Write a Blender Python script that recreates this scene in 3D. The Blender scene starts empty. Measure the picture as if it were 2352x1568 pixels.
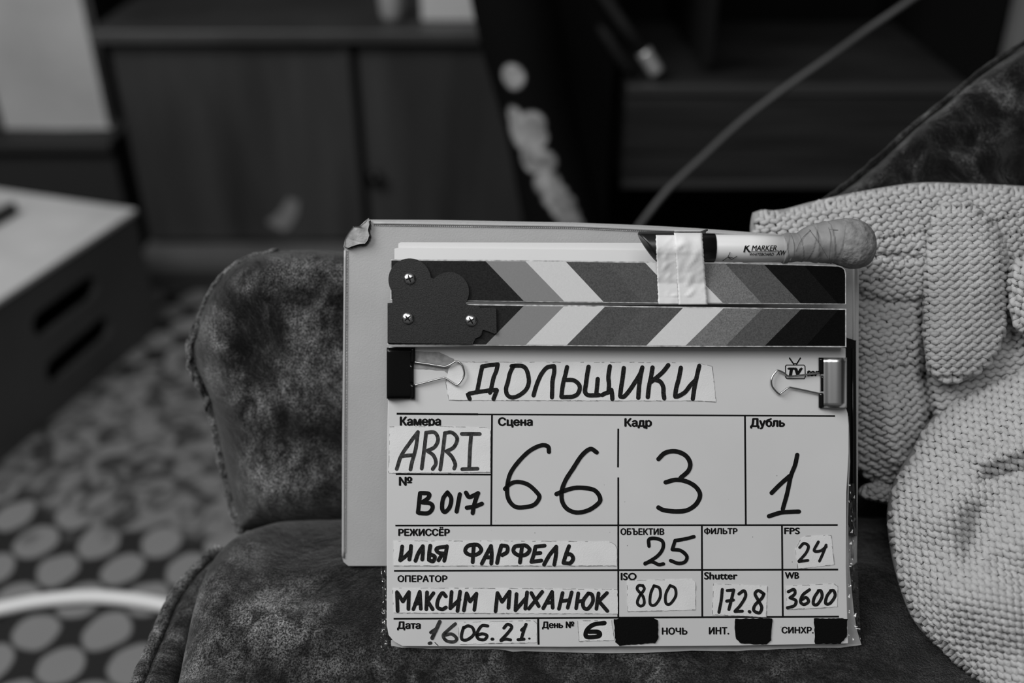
import bpy, math, random
import numpy as np
from mathutils import Vector, Matrix, noise
from mathutils.geometry import tessellate_polygon

random.seed(7)
rng = np.random.default_rng(7)
SC = bpy.context.scene
COL = SC.collection

# ------------------------------------------------------------------ camera
TH = math.radians(32.0)
CAM = Vector((0.0, 0.0, 0.93))
FP = 2352 * 35.0 / 36.0
RX = Vector((1, 0, 0))
UP = Vector((0, math.sin(TH), math.cos(TH)))
FW = Vector((0, math.cos(TH), -math.sin(TH)))
DS = 0.60                                   # distance of the slate's face from the lens

cam_data = bpy.data.cameras.new('camera')
cam = bpy.data.objects.new('camera', cam_data)
COL.objects.link(cam)
cam.location = CAM
cam.rotation_euler = (math.pi / 2 - TH, 0, 0)
cam_data.lens = 35
cam_data.sensor_width = 36
cam_data.sensor_fit = 'HORIZONTAL'
cam_data.clip_start = 0.02
cam_data.clip_end = 30
cam_data.dof.use_dof = True
cam_data.dof.focus_distance = 0.602
cam_data.dof.aperture_fstop = 2.5
cam_data.dof.aperture_blades = 9
SC.camera = cam

# ------------------------------------------------------------------ world, lights, exposure
w = bpy.data.worlds.new('world')
SC.world = w
w.use_nodes = True
w.node_tree.nodes['Background'].inputs[0].default_value = (1, 1, 1, 1)
w.node_tree.nodes['Background'].inputs[1].default_value = 0.10


def area(name, loc, aim, size, size_y, power):
    l = bpy.data.lights.new(name, 'AREA')
    l.shape = 'RECTANGLE'
    l.size = size
    l.size_y = size_y
    l.energy = power
    o = bpy.data.objects.new(name, l)
    COL.objects.link(o)
    o.location = loc
    o.rotation_euler = (Vector(aim) - Vector(loc)).to_track_quat('-Z', 'Y').to_euler()
    return o


area('window_daylight', (-1.15, 0.20, 1.92), (-0.05, 0.6, 0.5), 1.0, 0.9, 29)
area('ceiling_fill', (-0.15, -0.6, 2.4), (0.0, 0.6, 0.5), 1.2, 1.0, 16)

SC.view_settings.view_transform = 'Standard'
SC.view_settings.look = 'None'
SC.view_settings.gamma = 1
SC.view_settings.use_curve_mapping = False
SC.view_settings.exposure = 0.0


# ------------------------------------------------------------------ helpers
def P(px, py, z):
    """world point seen at photo pixel (px,py) at depth z"""
    return CAM + (RX * ((px - 1176) / FP) - UP * ((py - 784) / FP) + FW) * z


def link(name, me, mat=None, parent=None, smooth=False):
    o = bpy.data.objects.new(name, me)
    COL.objects.link(o)
    if mat is not None:
        if isinstance(mat, (list, tuple)):
            for m in mat:
                me.materials.append(m)
        else:
            me.materials.append(mat)
    if parent is not None:
        o.parent = parent
    if smooth:
        me.polygons.foreach_set('use_smooth', [True] * len(me.polygons))
    return o


def mesh(name, verts, faces, mat=None, parent=None, smooth=False):
    me = bpy.data.meshes.new(name)
    me.from_pydata([tuple(v) for v in verts], [], [tuple(f) for f in faces])
    me.validate()
    me.update()
    return link(name, me, mat, parent, smooth)


def tag(o, label=None, cat=None, group=None, kind=None):
    if label: o['label'] = label
    if cat: o['category'] = cat
    if group: o['group'] = group
    if kind: o['kind'] = kind
    return o


def empty(name, loc, label, cat, rot=None, group=None):
    o = bpy.data.objects.new(name, None)
    COL.objects.link(o)
    o.empty_display_size = 0.05
    if rot is not None:
        o.matrix_world = Matrix.Translation(loc) @ rot
    else:
        o.location = loc
    tag(o, label, cat, group)
    return o


def bevel(o, width, seg=3):
    m = o.modifiers.new('bevel', 'BEVEL')
    m.width = width
    m.segments = seg
    m.limit_method = 'ANGLE'
    m.harden_normals = True
    o.data.polygons.foreach_set('use_smooth', [True] * len(o.data.polygons))
    return o


class MB:
    def __init__(s):
        s.v = []
        s.f = []

    def add(s, vs, fs):
        b = len(s.v)
        s.v += [tuple(x) for x in vs]
        s.f += [tuple(i + b for i in f) for f in fs]

    def box(s, c, sz, rot=None):
        vs = []
        for x in (-.5, .5):
            for y in (-.5, .5):
                for z in (-.5, .5):
                    p = Vector((x * sz[0], y * sz[1], z * sz[2]))
                    if rot is not None:
                        p = rot @ p
                    vs.append(p + Vector(c))
        s.add(vs, [(0, 1, 3, 2), (4, 6, 7, 5), (0, 4, 5, 1), (2, 3, 7, 6), (0, 2, 6, 4), (1, 5, 7, 3)])

    def prism(s, loop_a, loop_b):
        """two matching loops (3D), capped"""
        n = len(loop_a)
        vs = list(loop_a) + list(loop_b)
        fs = [(i, (i + 1) % n, n + (i + 1) % n, n + i) for i in range(n)]
        tri = tessellate_polygon([[Vector(p) for p in loop_a]])
        for t in tri:
            fs.append(tuple(t))
            fs.append(tuple(n + i for i in reversed(t)))
        s.add(vs, fs)

    def tube(s, pts, rad, seg=8, caps=True):
        pts = [Vector(p) for p in pts]
        n = len(pts)
        if not hasattr(rad, '__len__'):
            rad = [rad] * n
        ref = None
        rings = []
        for i, p in enumerate(pts):
            t = (pts[min(i + 1, n - 1)] - pts[max(i - 1, 0)])
            if t.length < 1e-9: t = Vector((0, 0, 1))
            t.normalize()
            if ref is None:
                ref = Vector((0, 0, 1)) if abs(t.z) < .9 else Vector((1, 0, 0))
            a = t.cross(ref)
            if a.length < 1e-6:
                a = t.cross(Vector((0.3, 1, 0.2)))
            a.normalize()
            b = t.cross(a).normalized()
            ref = -b if False else t.cross(a).cross(t) * 0 + ref
            ring = [p + (a * math.cos(2 * math.pi * k / seg) + b * math.sin(2 * math.pi * k / seg)) * rad[i] for k in range(seg)]
            rings.append(ring)
        vs = [q for r in rings for q in r]
        fs = []
        for i in range(n - 1):
            for k in range(seg):
                k2 = (k + 1) % seg
                fs.append((i * seg + k, i * seg + k2, (i + 1) * seg + k2, (i + 1) * seg + k))
        if caps:
            fs.append(tuple(reversed(range(seg))))
            fs.append(tuple((n - 1) * seg + k for k in range(seg)))
        s.add(vs, fs)

    def build(s, name, mat=None, parent=None, smooth=False):
        return mesh(name, s.v, s.f, mat, parent, smooth)


def catmull(pts, k=8, closed=False):
    pts = [tuple(map(float, p)) for p in pts]
    n = len(pts)
    if n < 3 and not closed:
        a, b = np.array(pts[0]), np.array(pts[-1])
        return [tuple(a + (b - a) * t) for t in np.linspace(0, 1, 5)]
    out = []
    rngi = n if closed else n - 1
    A = [np.array(p) for p in pts]
    for i in range(rngi):
        if closed:
            p0, p1, p2, p3 = A[(i - 1) % n], A[i], A[(i + 1) % n], A[(i + 2) % n]
        else:
            p1, p2 = A[i], A[i + 1]
            p0 = A[i - 1] if i > 0 else 2 * p1 - p2
            p3 = A[i + 2] if i + 2 < n else 2 * p2 - p1
        for j in range(k):
            t = j / k
            out.append(tuple(0.5 * ((2 * p1) + (-p0 + p2) * t + (2 * p0 - 5 * p1 + 4 * p2 - p3) * t * t + (-p0 + 3 * p1 - 3 * p2 + p3) * t ** 3)))
    if not closed:
        out.append(tuple(A[-1]))
    return out


# ------------------------------------------------------------------ materials
MATS = {}


def lin(v):
    v = v / 255.0
    return v / 12.92 if v <= 0.04045 else ((v + 0.055) / 1.055) ** 2.4


def mat(name, g, rough=0.6, metal=0.0, spec=0.5, var=0.0, vscale=20, bump=0.0, bscale=200, sheen=0.0, coat=0.0,
        speck=0.0, bdist=0.001, stretch=None):
    m = bpy.data.materials.new(name)
    m.use_nodes = True
    nt = m.node_tree
    N, L = nt.nodes, nt.links
    b = N['Principled BSDF']
    b.inputs['Base Color'].default_value = (g, g, g, 1)
    b.inputs['Roughness'].default_value = rough
    b.inputs['Metallic'].default_value = metal
    b.inputs['Specular IOR Level'].default_value = spec
    b.inputs['Coat Weight'].default_value = coat
    b.inputs['Sheen Weight'].default_value = sheen
    tc = N.new('ShaderNodeTexCoord')
    vec = tc.outputs['Object']
    if stretch:
        mp = N.new('ShaderNodeMapping')
        mp.inputs['Scale'].default_value = stretch
        L.new(vec, mp.inputs['Vector'])
        vec = mp.outputs[0]
    if var:
        n = N.new('ShaderNodeTexNoise')
        n.inputs['Scale'].default_value = vscale
        n.inputs['Detail'].default_value = 6
        L.new(vec, n.inputs['Vector'])
        r = N.new('ShaderNodeMapRange')
        r.inputs['From Min'].default_value = 0.3
        r.inputs['From Max'].default_value = 0.7
        r.inputs['To Min'].default_value = g * (1 - var)
        r.inputs['To Max'].default_value = g * (1 + var)
        L.new(n.outputs[0], r.inputs['Value'])
        out = r.outputs[0]
        if speck:
            v = N.new('ShaderNodeTexVoronoi')
            v.inputs['Scale'].default_value = speck
            L.new(tc.outputs['Object'], v.inputs['Vector'])
            r2 = N.new('ShaderNodeMapRange')
            r2.inputs['From Min'].default_value = 0.035
            r2.inputs['From Max'].default_value = 0.07
            r2.inputs['To Min'].default_value = 0.35
            r2.inputs['To Max'].default_value = 1
            L.new(v.outputs['Distance'], r2.inputs['Value'])
            # only here and there
            sn = N.new('ShaderNodeTexNoise'); sn.inputs['Scale'].default_value = 90
            L.new(tc.outputs['Object'], sn.inputs['Vector'])
            sr = N.new('ShaderNodeMapRange'); sr.inputs['From Min'].default_value = 0.60; sr.inputs['From Max'].default_value = 0.64
            sr.inputs['To Min'].default_value = 1; sr.inputs['To Max'].default_value = 0
            L.new(sn.outputs[0], sr.inputs['Value'])
            mxs = N.new('ShaderNodeMath'); mxs.operation = 'MAXIMUM'
            L.new(r2.outputs[0], mxs.inputs[0]); L.new(sr.outputs[0], mxs.inputs[1])
            wn = N.new('ShaderNodeMath'); wn.operation = 'MULTIPLY'
            L.new(out, wn.inputs[0]); L.new(mxs.outputs[0], wn.inputs[1])
            out = wn.outputs[0]
        L.new(out, b.inputs['Base Color'])
    if bump:
        n = N.new('ShaderNodeTexNoise')
        n.inputs['Scale'].default_value = bscale
        n.inputs['Detail'].default_value = 4
        L.new(vec, n.inputs['Vector'])
        bp = N.new('ShaderNodeBump')
        bp.inputs['Strength'].default_value = bump
        bp.inputs['Distance'].default_value = bdist
        L.new(n.outputs[0], bp.inputs['Height'])
        L.new(bp.outputs[0], b.inputs['Normal'])
    MATS[name] = m
    return m


M_acryl = mat('white_acrylic', 0.56, 0.4, spec=0.3, var=0.035, vscale=14, speck=170)
M_stickside = mat('worn_edge', 0.42, 0.4, var=0.5, vscale=300)
M_tape = mat('cloth_tape', 0.66, 0.75, var=0.05, vscale=60, bump=0.5, bscale=1400, bdist=0.0002)
M_mtape = mat('masking_tape', 0.70, 0.7, var=0.06, vscale=70, bump=0.5, bscale=120, bdist=0.0006)
M_greytape = mat('grey_tape', 0.24, 0.8, var=0.2, vscale=300)
M_blacktape = mat('black_gaffer_tape', 0.005, 0.9, spec=0.03, bump=0.3, bscale=900)
M_ink = mat('marker_ink', 0.006, 0.35, spec=0.2, var=0.5, vscale=300)
M_inkd = mat('dry_marker_ink', 0.012, 0.7, spec=0.1, var=0.8, vscale=1300)
M_inkg = mat('faded_marker_ink', 0.035, 0.5, spec=0.15, var=0.7, vscale=500)
M_print = mat('printed_ink', 0.005, 0.5, spec=0.1)
M_plate = mat('black_hinge_steel', 0.012, 0.5, spec=0.3, var=0.9, vscale=1500, bump=0.6, bscale=1500, bdist=0.0002)
M_screw = mat('screw_steel', 0.55, 0.25, metal=1.0, bump=0.2, bscale=400)
M_black = mat('black_plastic', 0.010, 0.35, spec=0.5)
M_blackgloss = mat('black_lacquer', 0.004, 0.16, spec=0.3)
M_chrome = mat('chrome_wire', 0.5, 0.2, metal=1.0)
M_silver = mat('polished_steel', 0.62, 0.28, metal=1.0)
M_paper = mat('paper', 0.66, 0.7, var=0.015, vscale=20)
M_folder = mat('grey_leatherette', 0.39, 0.5, spec=0.3, var=0.05, vscale=30, bump=0.4, bscale=1100, bdist=0.0004)
M_folderd = mat('grey_thread', 0.42, 0.7, var=0.3, vscale=900)
M_torn = mat('scuffed_leatherette', 0.34, 0.6, var=0.3, vscale=150, bump=0.8, bscale=120, bdist=0.002)
M_mkwhite = mat('marker_barrel', 0.74, 0.3)
M_wrap = mat('wrapping_tape', 0.225, 0.55, var=0.18, vscale=90, bump=0.6, bscale=100, bdist=0.0012)
M_foam = mat('felt_ball', 0.20, 0.9, var=0.30, vscale=220, bump=0.9, bscale=260, bdist=0.0015)
M_yarn = mat('wool_yarn', 0.41, 0.85, var=0.10, vscale=160, bump=0.7, bscale=900, bdist=0.0008, sheen=0.25)
M_wool = mat('wool_ground', 0.27, 0.95, var=0.1, vscale=160, bump=0.6, bscale=400)
M_wood = mat('dark_varnished_wood', 0.034, 0.45, var=0.45, vscale=3, stretch=(5, 1, .6))
M_woodp = mat('plinth_board', 0.11, 0.5, var=0.3, vscale=6)
M_chest = mat('low_chest_paint', 0.028, 0.6, spec=0.2)
M_woodl = mat('dark_wood_edge', 0.045, 0.4, var=0.3, vscale=6, stretch=(1, 1, 5))
M_wooddk = mat('black_stained_wood', 0.005, 0.7, spec=0.1)
M_legdk = mat('stand_leg_black', 0.02, 0.6, spec=0.2)
M_drawer = mat('brown_grained_board', 0.020, 0.45, var=0.55, vscale=9, stretch=(0.5, 1, 14))
M_drawerl = mat('drawer_edge', 0.035, 0.5)
M_pale = mat('pale_card', 0.42, 0.8, var=0.13, vscale=7)
M_white = mat('white_card', 0.50, 0.7, var=0.06, vscale=7)
M_stooltop = mat('white_stool_top', 0.55, 0.6, var=0.12, vscale=8)
M_dirt = mat('tape_grime', 0.22, 0.9, var=.6, vscale=500)
M_stool = mat('dark_grey_stool', 0.085, 0.55, var=0.15, vscale=6)
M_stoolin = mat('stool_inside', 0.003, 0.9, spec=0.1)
M_cable = mat('white_rubber', 0.75, 0.5)
M_cord = mat('grey_cord', 0.055, 0.6)
M_metal = mat('scuffed_metal', 0.5, 0.4, metal=0.6)
M_wall = mat('dark_wall', 0.012, 0.8, var=0.3, vscale=3)


def velvet(name, base, hi, seed, pscale=9.0, lo=0.42, hip=0.72, lit_nap=(), lit_nap_amt=0.8):
    """crushed velvet: nap lying in patches, fine pile, highlights painted into the colour"""
    m = bpy.data.materials.new(name)
    m.use_nodes = True
    N, L = m.node_tree.nodes, m.node_tree.links
    b = N['Principled BSDF']
    b.inputs['Roughness'].default_value = 0.8
    b.inputs['Specular IOR Level'].default_value = 0.15
    b.inputs['Sheen Weight'].default_value = 0.22
    b.inputs['Sheen Roughness'].default_value = 0.35
    tc = N.new('ShaderNodeTexCoord')
    mp = N.new('ShaderNodeMapping')
    mp.inputs['Location'].default_value = (seed, seed * 1.7, seed * .3)
    L.new(tc.outputs['Object'], mp.inputs['Vector'])
    n1 = N.new('ShaderNodeTexNoise')
    n1.inputs['Scale'].default_value = pscale
    n1.inputs['Detail'].default_value = 5
    n1.inputs['Roughness'].default_value = 0.62
    n1.inputs['Distortion'].default_value = 0.7
    L.new(mp.outputs[0], n1.inputs['Vector'])
    r1 = N.new('ShaderNodeMapRange')
    r1.interpolation_type = 'SMOOTHSTEP'
    r1.inputs['From Min'].default_value = lo
    r1.inputs['From Max'].default_value = hip
    L.new(n1.outputs[0], r1.inputs['Value'])
    mask = r1.outputs[0]
    for (q, rx, stn) in lit_nap:
        # pale patches: highlights painted into the colour, among rubbed nap
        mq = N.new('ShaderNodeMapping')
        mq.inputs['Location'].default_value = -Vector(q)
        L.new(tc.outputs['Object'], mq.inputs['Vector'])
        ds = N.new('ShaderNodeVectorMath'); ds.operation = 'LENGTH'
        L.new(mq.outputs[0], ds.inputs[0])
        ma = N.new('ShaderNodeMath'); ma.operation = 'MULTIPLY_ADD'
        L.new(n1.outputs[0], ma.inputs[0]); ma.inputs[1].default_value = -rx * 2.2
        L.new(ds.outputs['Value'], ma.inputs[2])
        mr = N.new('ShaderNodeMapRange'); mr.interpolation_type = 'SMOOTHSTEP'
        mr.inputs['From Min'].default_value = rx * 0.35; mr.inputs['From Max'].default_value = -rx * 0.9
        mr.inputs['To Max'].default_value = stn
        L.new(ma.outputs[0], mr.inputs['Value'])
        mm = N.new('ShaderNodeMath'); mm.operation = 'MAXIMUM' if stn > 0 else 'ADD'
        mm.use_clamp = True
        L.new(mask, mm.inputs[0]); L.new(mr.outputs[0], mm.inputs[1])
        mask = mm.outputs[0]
    n2 = N.new('ShaderNodeTexNoise')
    n2.inputs['Scale'].default_value = 900
    n2.inputs['Detail'].default_value = 4
    n2.inputs['Roughness'].default_value = 0.7
    L.new(mp.outputs[0], n2.inputs['Vector'])
    r2 = N.new('ShaderNodeMapRange')
    r2.inputs['From Min'].default_value = 0.42
    r2.inputs['From Max'].default_value = 0.70
    r2.inputs['To Min'].default_value = 0.15
    r2.inputs['To Max'].default_value = 3.0
    L.new(n2.outputs[0], r2.inputs['Value'])
    mx = N.new('ShaderNodeMapRange')
    mx.inputs['To Min'].default_value = base
    mx.inputs['To Max'].default_value = hi
    L.new(mask, mx.inputs['Value'])
    n5 = N.new('ShaderNodeTexNoise')
    n5.inputs['Scale'].default_value = 95
    n5.inputs['Detail'].default_value = 5
    n5.inputs['Roughness'].default_value = 0.65
    n5.inputs['Distortion'].default_value = 0.6
    st5 = N.new('ShaderNodeMapping'); st5.inputs['Scale'].default_value = (1.0, 1.0, 0.55)
    L.new(mp.outputs[0], st5.inputs['Vector']); L.new(st5.outputs[0], n5.inputs['Vector'])
    r5 = N.new('ShaderNodeMapRange')
    r5.inputs['From Min'].default_value = 0.36
    r5.inputs['From Max'].default_value = 0.66
    r5.inputs['To Min'].default_value = 0.25
    r5.inputs['To Max'].default_value = 1.85
    L.new(n5.outputs[0], r5.inputs['Value'])
    m5 = N.new('ShaderNodeMath'); m5.operation = 'MULTIPLY'
    L.new(mx.outputs[0], m5.inputs[0]); L.new(r5.outputs[0], m5.inputs[1])
    mu = N.new('ShaderNodeMath'); mu.operation = 'MULTIPLY'
    L.new(m5.outputs[0], mu.inputs[0]); L.new(r2.outputs[0], mu.inputs[1])
    L.new(mu.outputs[0], b.inputs['Base Color'])
    bp = N.new('ShaderNodeBump')
    bp.inputs['Strength'].default_value = 0.8
    bp.inputs['Distance'].default_value = 0.0015
    L.new(n2.outputs[0], bp.inputs['Height'])
    bp2 = N.new('ShaderNodeBump')
    bp2.inputs['Strength'].default_value = 0.6
    bp2.inputs['Distance'].default_value = 0.012
    L.new(n1.outputs[0], bp2.inputs['Height'])
    L.new(bp.outputs[0], bp2.inputs['Normal'])
    L.new(bp2.outputs[0], b.inputs['Normal'])
    return m


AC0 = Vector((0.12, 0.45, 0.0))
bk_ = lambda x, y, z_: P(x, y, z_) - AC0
M_velvet = velvet('crushed_velvet', 0.007, 0.105, 3.0, pscale=14, lo=0.47, hip=0.74, lit_nap=[
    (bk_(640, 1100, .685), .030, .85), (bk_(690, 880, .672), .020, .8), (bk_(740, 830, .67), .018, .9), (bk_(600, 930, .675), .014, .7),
    (bk_(700, 605, .655), .016, .8), (bk_(760, 620, .655), .014, .7), (bk_(560, 640, .66), .012, .6), (bk_(490, 760, .68), .014, .6), (bk_(490, 860, .68), .014, .6)])  # sheen along the top edge painted as pale patches, beside rubbed nap
M_velvets = velvet('lit_seat_velvet', 0.008, 0.095, 8.2, pscale=9, lo=0.46, hip=0.72, lit_nap=[
    (bk_(640, 1390, .615), .034, 1.0), (bk_(470, 1380, .635), .022, .6), (bk_(420, 1520, .605), .024, .75), (bk_(560, 1270, .655), .020, .5), (bk_(760, 1540, .60), .026, .5)])  # highlight on the seat's front left painted into the velvet colour
M_velvetr = velvet('dark_velvet', 0.004, 0.07, 14.0, pscale=22, lo=0.5, hip=0.70)
M_piping = velvet('frayed_piping', 0.06, 0.20, 5.0, pscale=60)


def glassy(name, alpha):
    m = bpy.data.materials.new(name)
    m.use_nodes = True
    N, L = m.node_tree.nodes, m.node_tree.links
    out = N['Material Output']
    g = N.new('ShaderNodeBsdfGlossy'); g.inputs['Roughness'].default_value = 0.12
    t = N.new('ShaderNodeBsdfTransparent')
    t.inputs[0].default_value = (.93, .93, .93, 1)
    mx = N.new('ShaderNodeMixShader')
    mx.inputs[0].default_value = alpha
    L.new(t.outputs[0], mx.inputs[1]); L.new(g.outputs[0], mx.inputs[2])
    L.new(mx.outputs[0], out.inputs[0])
    return m


M_film = glassy('clear_film', 0.12)

# ================================================================== THE SETTING
def box_obj(name, x0, x1, y0, y1, z0, z1, m, parent=None, bev=0.0):
    b = MB()
    b.box(((x0 + x1) / 2, (y0 + y1) / 2, (z0 + z1) / 2), (x1 - x0, y1 - y0, z1 - z0))
    o = b.build(name, m, parent)
    if bev:
        bevel(o, bev)
    return o


def floor_material():
    m = bpy.data.materials.new('dark_floorboards')
    m.use_nodes = True
    N, L = m.node_tree.nodes, m.node_tree.links
    b = N['Principled BSDF']
    b.inputs['Roughness'].default_value = 0.5
    b.inputs['Base Color'].default_value = (.02, .02, .02, 1)
    return m


o = box_obj('floor', -2.6, 2.6, -1.2, 2.7, -0.06, 0.0, floor_material()); tag(o, kind='structure')
o = box_obj('wall_back', -2.6, 2.6, 2.7, 2.8, -0.06, 2.9, M_wall); tag(o, kind='structure')
o = box_obj('wall_left', -2.7, -2.6, -1.2, 2.8, -0.06, 2.9, M_wall); tag(o, kind='structure')
o = box_obj('wall_right', 2.6, 2.7, -1.2, 2.8, -0.06, 2.9, M_wall); tag(o, kind='structure')


# carpet --------------------------------------------------------------
def carpet_material():
    m = bpy.data.materials.new('patterned_carpet')
    m.use_nodes = True
    N, L = m.node_tree.nodes, m.node_tree.links
    b = N['Principled BSDF']
    b.inputs['Roughness'].default_value = 0.95
    b.inputs['Specular IOR Level'].default_value = 0.1

    def math_(op, a, bb=None, c=None):
        n = N.new('ShaderNodeMath'); n.operation = op
        for i, v in enumerate((a, bb, c)):
            if v is None: continue
            if isinstance(v, (int, float)):
                n.inputs[i].default_value = v
            else:
                L.new(v, n.inputs[i])
        return n.outputs[0]
    tc = N.new('ShaderNodeTexCoord')
    sp = N.new('ShaderNodeSeparateXYZ')
    # slight wobble of the weave
    nz = N.new('ShaderNodeTexNoise'); nz.inputs['Scale'].default_value = 14; nz.inputs['Detail'].default_value = 2
    L.new(tc.outputs['Object'], nz.inputs['Vector'])
    wob = N.new('ShaderNodeVectorMath'); wob.operation = 'SCALE'
    sub = N.new('ShaderNodeVectorMath'); sub.operation = 'SUBTRACT'
    L.new(nz.outputs['Color'], sub.inputs[0]); sub.inputs[1].default_value = (.5, .5, .5)
    L.new(sub.outputs[0], wob.inputs[0]); wob.inputs['Scale'].default_value = 0.022
    ad = N.new('ShaderNodeVectorMath'); ad.operation = 'ADD'
    L.new(tc.outputs['Object'], ad.inputs[0]); L.new(wob.outputs[0], ad.inputs[1])
    L.new(ad.outputs[0], sp.inputs[0])
    x, y = sp.outputs[0], sp.outputs[1]
    dots = []
    for (ox, oy) in ((-0.581, 0.925), (-0.581 + 0.0485, 0.925 - 0.0505)):
        row = math_('DIVIDE', math_('SUBTRACT', oy, y), 0.101)
        u = math_('DIVIDE', math_('SUBTRACT', math_('SUBTRACT', x, ox), math_('MULTIPLY', row, 0.014)), 0.083)
        fr = math_('SUBTRACT', math_('FRACT', math_('ADD', row, 0.5)), 0.5)
        fu = math_('SUBTRACT', math_('FRACT', math_('ADD', u, 0.5)), 0.5)
        dy = math_('MULTIPLY', fr, 0.101 / 0.0295)
        dx = math_('ADD', math_('MULTIPLY', fu, 0.083 / 0.0275), math_('MULTIPLY', fr, 0.014 / 0.0275))
        d = math_('SQRT', math_('ADD', math_('MULTIPLY', dx, dx), math_('MULTIPLY', dy, dy)))
        dots.append(math_('SUBTRACT', 1.0, d))
    dd_ = math_('MAXIMUM', dots[0], dots[1])
    dot = N.new('ShaderNodeMapRange'); dot.interpolation_type = 'SMOOTHSTEP'
    dot.inputs['From Min'].default_value = -0.06; dot.inputs['From Max'].default_value = 0.12
    L.new(dd_, dot.inputs['Value'])
    # floral medallion area
    ex = math_('DIVIDE', math_('ADD', x, 0.47), 0.38)
    ey = math_('DIVIDE', math_('SUBTRACT', y, 1.22), 0.22)
    e = math_('ADD', math_('MULTIPLY', ex, ex), math_('MULTIPLY', ey, ey))
    n3 = N.new('ShaderNodeTexNoise'); n3.inputs['Scale'].default_value = 9; n3.inputs['Detail'].default_value = 2
    L.new(tc.outputs['Object'], n3.inputs['Vector'])
    e2 = math_('ADD', e, math_('MULTIPLY', math_('SUBTRACT', n3.outputs[0], 0.5), 2.2))
    msk = N.new('ShaderNodeMapRange'); msk.inputs['From Min'].default_value = 1.12; msk.inputs['From Max'].default_value = 0.98
    L.new(e2, msk.inputs['Value'])
    n4 = N.new('ShaderNodeTexNoise'); n4.inputs['Scale'].default_value = 22; n4.inputs['Detail'].default_value = 4
    n4.inputs['Distortion'].default_value = 1.3
    L.new(tc.outputs['Object'], n4.inputs['Vector'])
    fl = N.new('ShaderNodeMapRange'); fl.inputs['From Min'].default_value = 0.42; fl.inputs['From Max'].default_value = 0.56
    fl.inputs['To Min'].default_value = 0.10; fl.inputs['To Max'].default_value = 0.85
    L.new(n4.outputs[0], fl.inputs['Value'])
    mx = N.new('ShaderNodeMix'); mx.data_type = 'FLOAT'
    L.new(msk.outputs[0], mx.inputs[0]); L.new(dot.outputs[0], mx.inputs[2]); L.new(fl.outputs[0], mx.inputs[3])
    fin = N.new('ShaderNodeMapRange')
    fin.inputs['To Min'].default_value = 0.022; fin.inputs['To Max'].default_value = 0.20
    L.new(mx.outputs[0], fin.inputs['Value'])
    L.new(fin.outputs[0], b.inputs['Base Color'])
    return m


o = box_obj('carpet', -1.7, 0.9, -0.3, 1.66, 0.0, 0.008, carpet_material())
tag(o, 'dark floor carpet with rows of pale oval spots and a flower medallion, under the armchair', 'carpet')

# low cabinet behind ----------------------------------------------------
cabY = 1.80
r = empty('low_cabinet', (-0.45, cabY + 0.2, 0), 'dark varnished low cabinet with two plain doors behind the armchair', 'cabinet')


def rel(o, root):
    o.location = -root.location
    return o


def part(name, x0, x1, y0, y1, z0, z1, m, root, bev=0.0, parent=None):
    loc = root.location
    b = MB()
    b.box(((x0 + x1) / 2 - loc.x, (y0 + y1) / 2 - loc.y, (z0 + z1) / 2 - loc.z), (x1 - x0, y1 - y0, z1 - z0))
    o = b.build(name, m, parent or root)
    if bev: bevel(o, bev)
    return o


part('body', -0.735, 0.10, cabY + .02, cabY + .40, 0.035, 0.442, M_wooddk, r)
part('top', -0.745, 0.12, cabY - .03, cabY + .42, 0.443, 0.466, M_woodl, r, .004)
d1 = part('door', -0.725, -0.291, cabY, cabY + .018, 0.045, 0.432, M_wood, r, .003)
d2 = part('door', -0.279, 0.09, cabY, cabY + .018, 0.045, 0.432, M_wood, r, .003)
part('door_stile', -0.312, -0.293, cabY - .008, cabY - .0005, 0.045, 0.432, M_wood, r, .002)
part('plinth', -0.735, 0.10, cabY - .05, cabY + .30, 0.0, 0.034, M_woodp, r, .002)
mb = MB()
kx, kz = -0.262, 0.185
mb.tube([Vector((kx, cabY, kz)) - r.location, Vector((kx, cabY - .012, kz)) - r.location, Vector((kx, cabY - .022, kz)) - r.location], [.008, .008, .016], 16)
mb.build('knob', M_black, d2, True)
# small pale patch low on the left door
z = cabY / (math.cos(TH) + math.sin(TH) * (784 - 500) / FP)
sc = [(612, 510), (640, 488), (662, 455), (686, 462), (684, 490), (668, 520), (652, 532), (630, 520)]
def on_y(px, py, Y):
    t = (py - 784) / FP
    zz = Y / (math.cos(TH) - math.sin(TH) * t)
    return P(px, py, zz)
mb = MB()
mb.prism([on_y(a, b_, cabY - .003) for a, b_ in sc], [on_y(a, b_, cabY - .0005) + Vector((0, 0, 0)) for a, b_ in sc])
o = mb.build('pale_patch', mat('pale_patch_tone', 0.19, 0.8))
tag(o, 'small pale patch low on the cabinet door', 'paper')

# dark back panel rising above the cabinet (upper shelf)
r2 = empty('shelf_unit', (-0.45, cabY + .42, 0), 'black shelf unit rising behind the low cabinet top', 'shelf')
part('back_panel', -1.9, 0.35, cabY + .46, cabY + .50, 0.0, 1.6, M_wooddk, r2)
part('shelf', -0.95, 0.12, cabY + .425, cabY + .458, 0.60, 0.63, M_wood, r2, .003)

# white box and cup on the cabinet top
b0 = on_y(1045, 80, cabY + .06)
o = box_obj('carton', b0.x - .058, b0.x + .054, cabY + .03, cabY + .12, 0.467, 0.64, M_white, None, .004)
tag(o, 'plain white carton standing on the right end of the low cabinet', 'box')
b1 = on_y(905, 85, cabY + .05)
mb = MB()
mb.tube([(b1.x, cabY + .04, 0.467), (b1.x, cabY + .04, 0.48), (b1.x, cabY + .04, 0.515), (b1.x, cabY + .04, 0.536)], [.017, .021, .023, .020], 20)
cup = mb.build('cup', mat('cup_china', 0.30, 0.5), None, True)
tag(cup, 'small pale cup on the low cabinet, left of the white carton', 'cup')

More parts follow.
